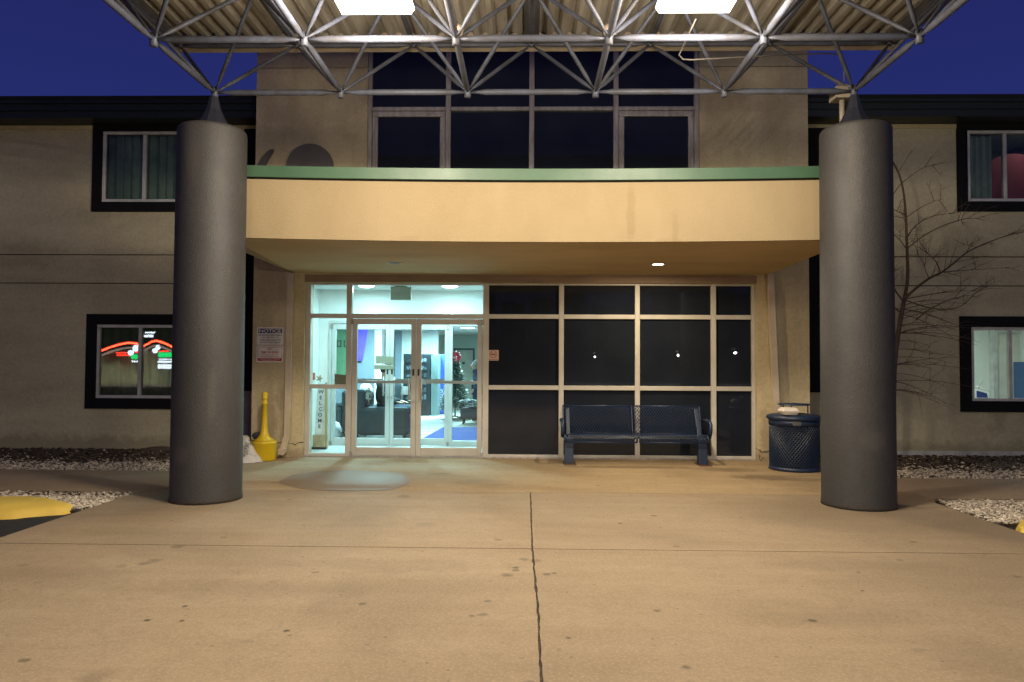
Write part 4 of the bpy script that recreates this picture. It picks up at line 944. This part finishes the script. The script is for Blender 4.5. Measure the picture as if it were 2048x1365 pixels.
# low whippy shoots on the trunk (seen right of the column)
for k in range(34):
    t = rt.uniform(.3, 1.0); p = trunk[int(t * (len(trunk) - 1))]
    ang = rt.uniform(-.2, .55); d = V((1 if rt.random() < .8 else -1, rt.uniform(-.55, .3), ang)).normalized(); L_ = rt.uniform(.5, 1.3); q = [p]
    for i in range(8):
        d = (d + V((0, 0, -.055 + rt.uniform(-.04, .04)))).normalized(); s = q[-1] + d * L_ / 8; s.y = min(s.y, YW - .03); q.append(s)
    limb(crown, q, .006, .0018); twigs(q, 3, .35, .3, .003, lvl=1)
for p_, n_ in zip(paths, (9, 13, 3, 6, 4, 3, 2, 3, 4, 4, 4, 6, 4, 4, 4, 3)): twigs(p_, n_, .45)
crown.build('crown', m_bark, tr_)

# ================================================================== VESTIBULE AND LOBBY CONTENTS
COOL = (.53, .93, 1.0)
def disc_light(px, py, y, zc, label, power, r=.13, strength=14):
    x = X(px, y, py); c = thing('ceiling_light', label, 'light', (x, y, zc), None)
    MB().lathe([(r + .03, -.012), (r + .03, 0), (r, 0), (r, -.012), (r + .03, -.012)], (x, y, zc - .001), 28, True, False).build('rim', m_white, c)
    MB().lathe([(0, -.03), (r * .7, -.028), (r, -.012), (r, -.004), (0, -.004)], (x, y, zc), 24).build('diffuser', glow('cool_lens', (.75, 1, 1), strength), c)
    lamp('light', (x, y, zc - .06), power, COOL, r * 1.6, c)
disc_light(733, 578, 11.75, 2.70, 'bright round vestibule ceiling light left of the hanging box', 36)
disc_light(900, 577, 11.75, 2.70, 'bright round vestibule ceiling light right of the hanging box', 36)
disc_light(935, 671, 19.5, lz, 'round lobby ceiling light above the christmas tree', 260, .2, 10)
disc_light(853, 671, 19.5, lz, 'round lobby ceiling light above the vending machine', 260, .2, 10)
disc_light(760, 640, 14.0, lz, 'round lobby ceiling light above the grey armchair', 220, .2, 10)
p = at(802, 586, 11.55)
eb = thing('exit_box', 'grey green box hanging from the vestibule ceiling between two lights', 'exit sign', (p.x, 11.55, p.z))
m_exit = mat('exit_grey', (.42, .49, .42), .6)
MB().box(p.x - .165, p.x + .165, 11.53, 11.59, p.z - .115, p.z + .10).build('body', m_exit, eb, bevel=.008)
MB().box(p.x - .09, p.x + .09, 11.54, 11.58, p.z + .102, 2.699).build('mount', m_exit, eb)
# welcome board leaning in the corner
wy = 11.95; wx = X(640, wy, 840)
wb = thing('welcome_sign', 'white upright porch board reading WELCOME leaning in the vestibule corner', 'sign', (wx, wy, .012))
zt_ = Z(775, wy); zb2 = Z(868, wy)
m_wood = mat('pale_wood', (.50, .40, .24), .7, (.38, .29, .16), 8, stretch=(6, 6, 1))
MB().hexa([(wx - .09, wy - .02, .05), (wx + .09, wy - .02, .05), (wx + .09, wy, .05), (wx - .09, wy, .05), (wx - .075, wy + .10, zt_ + .02), (wx + .045, wy + .10, zt_ + .02), (wx + .045, wy + .12, zt_ + .02), (wx - .075, wy + .12, zt_ + .02)]).build('board', m_sign, wb)
MB().hexa([(wx + .095, wy - .03, .02), (wx + .135, wy - .03, .02), (wx + .135, wy, .02), (wx + .095, wy, .02), (wx + .05, wy + .09, zt_ + .06), (wx + .085, wy + .09, zt_ + .06), (wx + .085, wy + .12, zt_ + .06), (wx + .05, wy + .12, zt_ + .06)]).build('post', m_wood, wb)
b = MB()
for k, ch_ in enumerate('WELCOME'):
    t = (k + .5) / 7; z = zt_ - .05 + (zb2 + .07 - zt_ + .03) * t; yy = wy - .024 + .12 * (z - .05) / (zt_ - .03)
    b.text(ch_, wx - .01, yy - .004, z, .062, bold=.02)
b.build('lettering', m_navy, wb)
b = MB().box(wx - .10, wx + .09, wy - .07, wy - .055, .05, .25)
bb = b.build('planter', m_wood, wb)
b = MB()
for k in range(-2, 5):
    for s in (1, -1):
        a = V((wx - .10 + k * .06, wy - .073, .06)); c = a + V((s * .18, 0, .18))
        if s < 0: a += V((.1, 0, 0)); c += V((.1, 0, 0))
        if a.x > wx - .11 and c.x < wx + .10 and a.x < wx + .10 and c.x > wx - .11: b.tube([a, c], .006, 4)
b.build('lattice', m_cream, bb)
MB().box(wx - .11, wx + .12, wy - .08, wy - .0, .013, .048).build('base', m_black, wb)
b = MB(); st = at(639, 757, wy + .1)
for k in range(5):
    a = 2 * pi * k / 5; b.tube([(st.x, wy + .1, st.z), (st.x + .06 * cos(a), wy + .1, st.z + .06 * sin(a))], [.02, .006], 5)
b.build('star', m_wood, wb)
# fire alarm pull on the vestibule wall
p = at(627, 753, 12.2)
fa_ = MB().box(vx0 + .001, vx0 + .03, 12.14, 12.24, p.z - .06, p.z + .06); tag(fa_.build('fire_alarm', mat('alarm_red', (.5, .10, .09), .5), bevel=.006), 'small red fire alarm pull on the white vestibule wall', 'alarm')
# papers taped to glass
m_paper = mat('backlit_paper', (.30, .32, .24), .9, (.26, .28, .2), 4)
for (a, c, e, f_, y, lab) in ((751, 787.5, 712, 728, YV - .012, 'grey green paper notice taped to the inner doors, upper of two'), (748.5, 789, 730, 739, YV - .012, 'grey green folded notice taped to the inner doors, lower of two'), (669, 692, 748, 773, YS + .034, 'tan paper notice taped inside the glass left of the doors')):
    x0, x1, z0, z1 = plate(a, c, e, f_, y); b = MB()
    b.hexa([(x0, y - .004, z0), (x1, y - .004, z0), (x1, y, z0), (x0, y, z0), (x0, y - .004, z1), (x1, y - .004, z1 - .02), (x1, y, z1 - .02), (x0, y, z1)])
    tag(b.build('paper_notice', m_paper), lab, 'notice')
# poster and pennant on the blue grey partition
x0, x1, z0, z1 = plate(664, 700, 655, 765, Yp - .02)
po = thing('poster', 'green poster with black squares behind the inner door, left of the purple pennant', 'poster', ((x0 + x1) / 2, Yp, z0))
MB().box(x0, x1, Yp - .03, Yp - .005, z0, z1).build('sheet', mat('poster_green', (.09, .22, .10), .6, (.05, .14, .09), 3), po)
b = MB(); q = at(679, 688, Yp)
for dx_, w_, h_ in ((0, .05, .07), (.15, .05, .07)):
    b.box(q.x - w_ + dx_, q.x + w_ + dx_, Yp - .036, Yp - .031, q.z - h_, q.z - h_ + .022).box(q.x - w_ + dx_, q.x + w_ + dx_, Yp - .036, Yp - .031, q.z + h_ - .022, q.z + h_).box(q.x - w_ + dx_, q.x - w_ + .022 + dx_, Yp - .036, Yp - .031, q.z - h_ + .022, q.z + h_ - .022).box(q.x + w_ - .022 + dx_, q.x + w_ + dx_, Yp - .036, Yp - .031, q.z - h_ + .022, q.z + h_ - .022)
b.build('squares', m_black, po)
pn = MB().prism([at(x, y, Yp - .08) for x, y in ((704, 655), (736, 658), (731, 690), (725, 722), (710, 722), (706, 690))][::-1], (0, .01, 0))
tag(pn.build('pennant', mat('purple_cloth', (.10, .06, .70), .7, (.16, .10, .85), 4)), 'purple tapered pennant hanging in the lobby behind the left door', 'pennant')
# seating
def armchair(x0, x1, y0, y1, label, m, H=.92, face=1, group=None):
    c = thing('armchair', label, 'armchair', ((x0 + x1) / 2, (y0 + y1) / 2, .004), group)
    W = x1 - x0; bx = (x0, x0 + .24) if face > 0 else (x1 - .24, x1); sx_ = (x0 + .245, x1 - .02) if face > 0 else (x0 + .02, x1 - .245)
    MB().box(bx[0], bx[1], y0 + .02, y1 - .02, .10, H).build('backrest', m, c, bevel=.06)
    MB().box(sx_[0], sx_[1], y0 + .21, y1 - .21, .12, .46).build('seat', m, c, bevel=.05)
    for a, e in ((y0, y0 + .2), (y1 - .2, y1)): MB().box(sx_[0] - .15, sx_[1] + .02, a, e, .09, .62).build('arm', m, c, bevel=.07)
    for a in (x0 + .08, x1 - .08):
        for e in (y0 + .1, y1 - .1): MB().tube([(a, e, .004), (a, e, .12)], .025, 8).build('leg', m_black, c)
    return c
m_slate = mat('slate_fabric', (.045, .06, .075), .8, (.035, .048, .06), 6, fine=.1)
m_slate2 = mat('navy_fabric', (.03, .042, .058), .8, (.022, .032, .045), 6, fine=.1)
ax0, ax1 = X(712, 13.75, 860), X(822, 13.75, 860)
armchair(ax0, ax1, 13.4, 14.3, 'slate grey armchair with a seated person behind the left entrance door', m_slate, .95)
armchair(X(660, 14.0, 860), X(708, 14.0, 860) , 13.9, 14.8, 'dark armchair farther left in the lobby beside a white sack', m_slate2, .9, -1)
b = MB(); q = gnd(675, 878); b.ball((q.x, 13.45, .17), .16, 14, 10, (.8, .7, 1.05), .08); tag(b.build('sack', mat('white_sack', (.6, .62, .64), .7, (.4, .42, .45), 8), loc=(q.x, 13.45, 0)), 'small white sack on the lobby floor at the far left', 'sack')
b = MB(); b.ball((ax0 + .20, 13.66, .82), .22, 14, 10, (.7, .9, 1.0), .09); tag(b.build('cushion', mat('patterned_cloth', (.62, .62, .60), .9, (.08, .09, .10), 16, lo=.45, hi=.52)), 'black and white patterned cushion behind the seated person', 'cushion')
# people
m_skin = mat('skin', (.50, .32, .24), .6, (.44, .27, .2), 8)
def skin_obj(name, pts, edges, radii, m, parent, sub=2, root=0):
    me = bpy.data.meshes.new(name); me.from_pydata([tuple(V(p) - PARK[parent.name]) for p in pts], edges, []); me.materials.append(m)
    o = bpy.data.objects.new(name, me); COL.objects.link(o); o.parent = parent
    sk = o.modifiers.new('skin', 'SKIN'); sk.use_smooth_shade = True
    ly = me.skin_vertices[0] if len(me.skin_vertices) else None
    if ly is None:
        bpy.context.view_layer.objects.active = o
        bpy.ops.mesh.customdata_skin_add(); ly = me.skin_vertices[0]
    for i, r in enumerate(radii): ly.data[i].radius = (r, r) if not isinstance(r, tuple) else r
    for i in range(len(pts)): ly.data[i].use_root = (i == root)
    s = o.modifiers.new('sub', 'SUBSURF'); s.levels = sub; s.render_levels = sub
    return o
def person(label, loc, J, mats, hair_c, group=None):
    """J: joints dict in world coordinates"""
    pr_ = thing('person', label, 'person', loc)
    P = []; E = []; Rd = []
    def v(p, r, prev=None):
        P.append(V(p)); Rd.append(r)
        if prev is not None: E.append((prev, len(P) - 1))
        return len(P) - 1
    pe = v(J['pelvis'], (.13, .11)); ch = v(J['chest'], (.15, .11), pe); nk = v(J['neck'], .055, ch); hd = v(J['head'], (.075, .085), nk); tp = v(J['top'], (.07, .08), hd)
    v(J['nose'], .018, hd)
    for s in ('l', 'r'):
        sh = v(J['sh' + s], .055, ch); el = v(J['el' + s], .042, sh); wr = v(J['wr' + s], .028, el)
        pal = v(J['hand' + s], (.038, .02), wr); d = (J['hand' + s] - J['wr' + s]).normalized(); sd = d.cross(V((0, 0, 1))).normalized() if abs(d.z) < .9 else V((0, 1, 0))
        for k in range(4): q = v(J['hand' + s] + d * .05 + sd * (k - 1.5) * .02, .0095, pal); v(P[q] + d * .035 + V((0, 0, -.02)), .008, q)
        q = v(J['hand' + s] + sd * .045, .011, pal); v(P[q] + d * .035, .009, q)
        hi = v(J['hi' + s], .085, pe); kn = v(J['kn' + s], .058, hi); an = v(J['an' + s], .038, kn); v(J['toe' + s], .035, an)
    skin_obj('body', P, E, Rd, m_skin, pr_)
    skin_obj('shirt', [J['pelvis'] + V((0, 0, .03)), J['chest'], J['neck'] - V((0, 0, .05)), J['shl'], J['ell'], J['wrl'], J['shr'], J['elr'], J['wrr']], [(0, 1), (1, 2), (1, 3), (3, 4), (4, 5), (1, 6), (6, 7), (7, 8)], [(.19, .17), (.22, .18), .085, .09, .07, .05, .09, .07, .05], mats[0], pr_)
    skin_obj('trousers', [J['pelvis'], J['hil'], J['knl'], J['anl'] + V((0, 0, .03)), J['hir'], J['knr'], J['anr'] + V((0, 0, .03))], [(0, 1), (1, 2), (2, 3), (0, 4), (4, 5), (5, 6)], [(.15, .13), .105, .08, .06, .105, .08, .06], mats[1], pr_)
    for s in ('l', 'r'): skin_obj('shoe', [J['an' + s] - V((0, 0, .02)), J['toe' + s]], [(0, 1)], [.05, .045], mats[2], pr_)
    hv = (J['top'] - J['head']).normalized(); fw_ = (J['nose'] - J['head']).normalized()
    b = MB().ball(J['top'] * .6 + J['head'] * .4 - fw_ * .025, .098, 16, 10, (.95, .95, .95)); b.build('hair', hair_c, pr_)
    for k in (-1, 1):
        sd = hv.cross(fw_).normalized(); b = MB().ball(J['head'] + sd * k * .035 + fw_ * .078 + hv * .025, .011, 8, 6); b.build('eye', m_black, pr_)
        MB().ball(J['head'] + sd * k * .082 - fw_ * .005, .022, 8, 6, (.5, .7, 1)).build('ear', m_skin, pr_)
    MB().ball(J['head'] + fw_ * .078 - hv * .05, .02, 8, 6, (1, 1.2, .35)).build('mouth', mat('lip', (.30, .13, .11), .6), pr_)
    return pr_
m_jacket = mat('black_jacket', (.014, .014, .018), .8); m_jean = mat('denim', (.02, .04, .09), .85, (.015, .03, .07), 14)
m_shoe = mat('white_shoe', (.55, .55, .53), .6); m_grey = mat('grey_hair', (.35, .34, .33), .8); m_brown = mat('dark_hair', (.03, .022, .018), .8)
bx = ax0 + .47; y = 13.80
person('seated person in a black jacket and jeans in the grey armchair, facing right', (bx, y, .004), dict(
    pelvis=V((bx, y, .56)), chest=V((bx + .02, y, .92)), neck=V((bx + .05, y, 1.12)), head=V((bx + .09, y, 1.26)), top=V((bx + .08, y, 1.36)), nose=V((bx + .20, y, 1.25)),
    shl=V((bx, y + .19, 1.02)), ell=V((bx + .10, y + .26, .74)), wrl=V((bx + .34, y + .22, .69)), handl=V((bx + .40, y + .2, .685)),
    shr=V((bx, y - .19, 1.02)), elr=V((bx + .10, y - .26, .74)), wrr=V((bx + .34, y - .22, .69)), handr=V((bx + .40, y - .2, .685)),
    hil=V((bx + .06, y + .1, .55)), knl=V((bx + .50, y + .13, .56)), anl=V((bx + .50, y + .13, .09)), toel=V((bx + .66, y + .13, .045)),
    hir=V((bx + .06, y - .1, .55)), knr=V((bx + .48, y - .12, .56)), anr=V((bx + .42, y - .12, .09)), toer=V((bx + .58, y - .12, .045))), (m_jacket, m_jean, m_shoe), m_brown)
q = at(950, 733, 18.0); bx, y = q.x, 18.0; hz = q.z
person('standing grey haired person in dark blue clothes at the right edge of the doors', (bx, y, .004), dict(
    pelvis=V((bx + .06, y, .84)), chest=V((bx + .07, y, 1.14)), neck=V((bx + .04, y, hz - .14)), head=V((bx, y, hz)), top=V((bx + .02, y, hz + .11)), nose=V((bx - .12, y, hz)),
    shl=V((bx + .06, y + .19, 1.22)), ell=V((bx + .1, y + .22, .98)), wrl=V((bx - .02, y + .2, .78)), handl=V((bx - .06, y + .2, .72)),
    shr=V((bx + .06, y - .19, 1.22)), elr=V((bx + .1, y - .22, .98)), wrr=V((bx - .02, y - .2, .78)), handr=V((bx - .06, y - .2, .72)),
    hil=V((bx + .07, y + .09, .8)), knl=V((bx + .05, y + .1, .45)), anl=V((bx + .08, y + .1, .09)), toel=V((bx - .07, y + .1, .045)),
    hir=V((bx + .07, y - .09, .8)), knr=V((bx + .05, y - .1, .45)), anr=V((bx + .08, y - .1, .09)), toer=V((bx - .07, y - .1, .045))), (mat('blue_shirt', (.05, .07, .14), .8), m_jean, m_black), m_grey)
# vending machines
y = 19.6; x0, x1 = X(807, y), X(861, y); zt2 = Z(709, y)
vm = thing('vending_machine', 'black vending machine with a dark glass front in the lobby alcove', 'vending machine', ((x0 + x1) / 2, y, .004))
MB().box(x0, x1, y, y + .8, .03, zt2).build('cabinet', mat('vending_black', (.02, .026, .035), .4), vm, bevel=.01)
b = MB()
rv = random.Random(8)
for r_ in range(6):
    for k in range(7): 
        cx = x0 + .09 + k * (x1 - x0 - .18) / 7; cz = .45 + r_ * .2
        b.box(cx, cx + .06, y - .012, y - .002, cz, cz + rv.uniform(.05, .13))
b.build('product', mat('snack', (.16, .2, .22), .5, (.05, .07, .09), 20, island=.8), vm)
MB().box(x0 + .1, x1 - .1, y - .012, y - .002, .15, .3).build('tray', m_black, vm)
MB().box(x0 + .02, x1 - .02, y + .02, y + .78, .004, .029).build('base', m_black, vm)
x0, x1 = X(862.5, y), X(876, y)
MB().box(x0, x1, y + .02, y + .7, .004, zt2 - .03).build('side_panel', mat('vending_teal', (.16, .24, .25), .5), vm)
x0, x1 = X(877, 20.2), X(900, 20.2)
bm = thing('drink_machine', 'blue drink machine with white vertical letters beside the black vending machine', 'vending machine', ((x0 + x1) / 2, 20.2, .004))
MB().box(x0, x1, 20.2, 20.9, .004, Z(710, 20.2)).build('cabinet', mat('machine_blue', (.02, .06, .32), .45), bm, bevel=.01)
b = MB(); cx = X(882.5, 20.19)
for k, ch_ in enumerate('OOG'): b.text(ch_, cx, 20.19, Z(784 + 9.5 * k, 20.19), .10, bold=.02)
b.build('lettering', m_sign, bm)
# table lamp on a little cabinet
q = at(811, 800, 17.0)
tb = thing('side_table', 'small dark side table carrying a lamp in the lobby', 'table', (q.x, 17, .004))
MB().box(q.x - .2, q.x + .2, 16.8, 17.2, .52, .55).build('top', m_black, tb)
for ax in (-.17, .17):
    for ay in (-.17, .17): MB().tube([(q.x + ax, 17 + ay, .004), (q.x + ax, 17 + ay, .52)], .015).build('leg', m_black, tb)
tl = thing('table_lamp', 'table lamp with a white shade on the side table', 'lamp', (q.x, 17, .55))
MB().lathe([(.07, .551), (.06, .57), (.02, .6), (.015, .70)], (q.x, 17, 0), 16).build('base', m_black, tl)
MB().lathe([(.12, .69), (.08, .88)], (q.x, 17, 0), 20).build('shade', m_sign, tl)
# christmas tree
y = 18.6; x = X(911, y); xt = thing('christmas_tree', 'slim artificial christmas tree with white tips and a red bow on top', 'christmas tree', (x, y, .004))
zt3 = Z(718, y)
MB().tube([(x, y, .06), (x, y, zt3)], .02, 8).build('trunk', m_black, xt)
b = MB()
for k in range(4): a = pi / 4 + pi / 2 * k; b.tube([(x, y, .08), (x + .28 * cos(a), y + .28 * sin(a), .02)], .014, 6)
b.build('stand', m_black, xt)
g1 = MB(); g2 = MB(); rx_ = random.Random(3)
for k in range(2200):
    t = rx_.random() ** .7; z = zt3 - t * (zt3 - .32); rad = (.05 + .36 * t) * math.sqrt(rx_.uniform(.15, 1)); a = rx_.uniform(0, 6.28)
    c = V((x + rad * cos(a), y + rad * sin(a), z - rad * .25)); d = V((cos(a), sin(a), rx_.uniform(-.7, .1))).normalized() * rx_.uniform(.06, .13); s = V((-sin(a), cos(a), rx_.uniform(-.4, .4))).normalized() * .03
    (g2 if rx_.random() < .22 else g1).add([c - s, c + s, c + d], [(0, 1, 2)])
g1.build('foliage', mat('fir_green', (.05, .12, .085), .7, (.03, .08, .06), 9), xt)
g2.build('frosted_tip', mat('frost', (.62, .66, .62), .7), xt)
b = MB()
for k in range(7):
    a = 2 * pi * k / 7; c = V((x + .09 * cos(a), y - .03, zt3 + .03 + .11 * sin(a))); b.ball(c, .07, 8, 6, (1, .5, .8), .1)
b.tube([(x - .02, y - .05, zt3), (x - .09, y - .06, zt3 - .22)], [.03, .05], 6)
b.build('bow', mat('red_ribbon', (.62, .04, .06), .5), xt)
# settee with folded blanket, rug
y0 = 17.0; x0, x1 = X(921, y0), X(985, y0); zt4 = Z(818, y0)
st = thing('ottoman', 'dark upholstered ottoman on short legs near the christmas tree', 'ottoman', ((x0 + x1) / 2, y0 + .25, .004))
MB().box(x0, x1, y0, y0 + .5, .13, zt4).build('seat', m_slate2, st, bevel=.04)
for ax in (x0 + .07, x1 - .07):
    for ay in (y0 + .07, y0 + .43): MB().tube([(ax, ay, .004), (ax, ay, .14)], .02, 8).build('leg', m_black, st)
b = MB(); rq = random.Random(2)
for k in range(3): b.ball(((x0 + x1) / 2 + rq.uniform(-.1, .1) - .08, y0 + .25, zt4 + .045 + .055 * k), .26, 16, 8, (1.1, .8, .17), .07)
tag(b.build('blanket', mat('patterned_blanket', (.45, .50, .50), .95, (.04, .05, .06), 14, lo=.45, hi=.55)), 'crumpled patterned blanket lying on the dark ottoman', 'blanket')
rp_ = [gnd(848, 878), gnd(955, 886), gnd(985, 870), gnd(960, 855), gnd(888, 855)]
rp_ = [(gnd(832, 886).x, gnd(832, 886).y), (gnd(962, 886).x, gnd(962, 886).y), (gnd(980, 856).x, gnd(980, 856).y), (gnd(887, 856).x, gnd(887, 856).y)]
b = MB(); b.prism([V((p_[0], p_[1], .005)) for p_ in rp_], (0, 0, .012)); tag(b.build('rug', mat('blue_rug', (.05, .09, .36), .95, (.04, .07, .28), 8, fine=.15)), 'blue rectangular rug on the lobby floor behind the right door', 'rug')
b = MB()
for k in range(5): 
    ya = 13.2 + k * .62; b.box(-2.35, -1.35 - .12 * k, ya, ya + .22, .0045, .006)
b.build('floor_tile_band', mat('tile_band', (.20, .16, .18), .4), hotel)
# room light behind the right windows
def room_light(x, y, z, power, label, color=COOL):
    c = thing('ceiling_light', label, 'light', (x, y, z), None)
    MB().box(x - .3, x + .3, y - .3, y + .3, z - .04, z - .001).build('housing', m_white, c)
    MB().box(x - .27, x + .27, y - .27, y + .27, z - .048, z - .041).build('diffuser', glow('panel_lens', (.85, 1, 1), 3), c)
    lamp('light', (x, y, z - .06), power, color, .5, c)
h = WIN['rl']; room_light((h[0] + h[1]) / 2 + .2, YW + 1.4, rz1, 46, 'square ceiling panel in the lit room behind the lower right window', (.82, 1, .96))
h = WIN['ru']; room_light((h[0] + h[1]) / 2 + 1.25, YW + .9, h[3] + .4, 4, 'dim added fill panel, unseen, in the room behind the upper right window', (.8, 1, .95))  # panel added out of view to bring up the curtains

# ================================================================== ACROSS THE ROAD (seen only as reflections in the glass)
YG = YW + .02; VD = 46.0                          # virtual depth of the mirrored building
def mir(x, y, dv=0): p = at(x, y, VD + dv); return V((p.x, 2 * YG - p.y, p.z))
rs = thing('restaurant', 'low restaurant across the road outlined by red neon, mirrored in the lower left window', 'restaurant', mir(277, 760))
m_neon = glow('neon_red', (1, .035, .015), 30); m_neon2 = glow('neon_core', (1, .16, .06), 44); m_gsign = glow('green_letters', (.01, .9, .2), 13); m_wsign = glow('white_sign', (.75, .88, 1), 20)
m_rwall = mat('restaurant_wall', (.25, .25, .2), .9)
a = mir(180, 700); c = mir(380, 775)
MB().box(min(a.x, c.x), max(a.x, c.x), 2 * YG - VD - 6, 2 * YG - VD - .6, -.13, mir(0, 700).z).build('wall', mat('restaurant_dark', (.30, .33, .22), .9, (.12, .14, .09), .6, stretch=(1, 1, 4)), rs)
arc1 = [(203, 702), (220, 695), (240, 689), (258, 686), (272, 687), (281, 690)]
arc2 = [(284, 694), (292, 690), (303, 684), (312, 682), (322, 684), (336, 690), (352, 698), (370, 706)]
for arc in (arc1, arc2):
    MB().tube([mir(x, y) for x, y in arc], .085, 8).build('neon_tube', m_neon, rs)
    MB().tube([mir(x, y + .2, -.2) for x, y in arc], .035, 8).build('neon_core', m_neon2, rs)
    MB().tube([mir(x, y + 9.5) for x, y in arc], .07, 6).build('gable_trim', glow('glowing_trim', (.8, .6, .5), 4), rs)  # trim given its own glow in place of light falling on it
for x0, x1, yy in ((233, 253, 706), (233, 262, 711), (271, 278, 704), (318, 336, 703)): MB().tube([mir(x0, yy), mir(x1, yy)], .05, 6).build('neon_tube', m_neon, rs)
b = MB()
for k in range(6): p = mir(320 + 6 * k, 710); b.ball(p, .22, 8, 6, (.7, .3, .8))
for k in range(2): p = mir(266 + 6 * k, 714); b.ball(p, .2, 8, 6, (.7, .3, .8))
b.build('green_lettering', m_gsign, rs)
b = MB()
for x0, x1, ya, yb in ((318, 352, 718, 720), (316, 354, 722, 726), (316, 342, 729, 738), (264, 276, 722, 725), (290, 310, 664, 667), (288, 306, 670, 675)):
    p = mir(x0, yb); q = mir(x1, ya); b.box(p.x, q.x, p.y - .05, p.y + .05, p.z, q.z)
for x, y_, r_ in ((272, 697, .16), (262, 706, .14), (310, 702, .13), (316, 695, .12)): b.ball(mir(x, y_), r_ * 1.4, 8, 6)
b.build('lit_sign', m_wsign, rs)
# street lamps across the road
YG2 = YS + .03
for px, py, lab in ((1189, 736, 'distant street lamp mirrored as a dot above the left half of the bench'), (1355, 733, 'distant street lamp mirrored as a dot above the right half of the bench'), (1469, 728, 'distant street lamp mirrored in the narrow right pane')):
    p = at(px, py - 22, 54); p = V((p.x, 2 * YG2 - p.y, p.z))
    c = thing('street_lamp', lab, 'street lamp', (p.x, p.y, -.14))
    MB().tube([(p.x, p.y - 1.6, -.055), (p.x, p.y - 1.6, p.z + .25), (p.x, p.y - .1, p.z + .3)], .04, 8).build('pole', m_black, c)
    MB().ball(p, .07, 10, 8).build('head', glow('street_lens', (.9, .95, 1), 25), c)
    bulb('light', (p.x, p.y + .25, p.z), 1700, (1, .95, .80), .02, c)  # strong bulb added as frontal fill on wings and piers

# unseen tree line added to keep the sky out of the glass reflections
b = MB(); rw = random.Random(4); n = 90; top = [9 + rw.uniform(0, 4) for _ in range(n + 1)]
for k in range(n):
    x0 = -180 + 360 * k / n; b.hexa([(x0, -75, -.14), (x0 + 4.2, -75, -.14), (x0 + 4.2, -71, -.14), (x0, -71, -.14), (x0 + .5, -75, top[k]), (x0 + 3.6, -75, top[k]), (x0 + 3.4, -72, top[k] - .5), (x0 + .6, -72, top[k] - .5)])
tag(b.build('tree_screen', mat('night_foliage', (.02, .03, .018), .95), loc=(0, -73, 0)), 'dark unseen screen of trees added beyond the road', 'tree_screen', kind='stuff')

# added fill light, brightening the restaurant wall and forecourt for the reflection
lamp('restaurant_fill', (mir(277, 700).x, 2 * YG - VD + 1.2, mir(0, 690).z + .4), 2600, (1, .92, .7), 9, rs, sy=.3, spread=120)
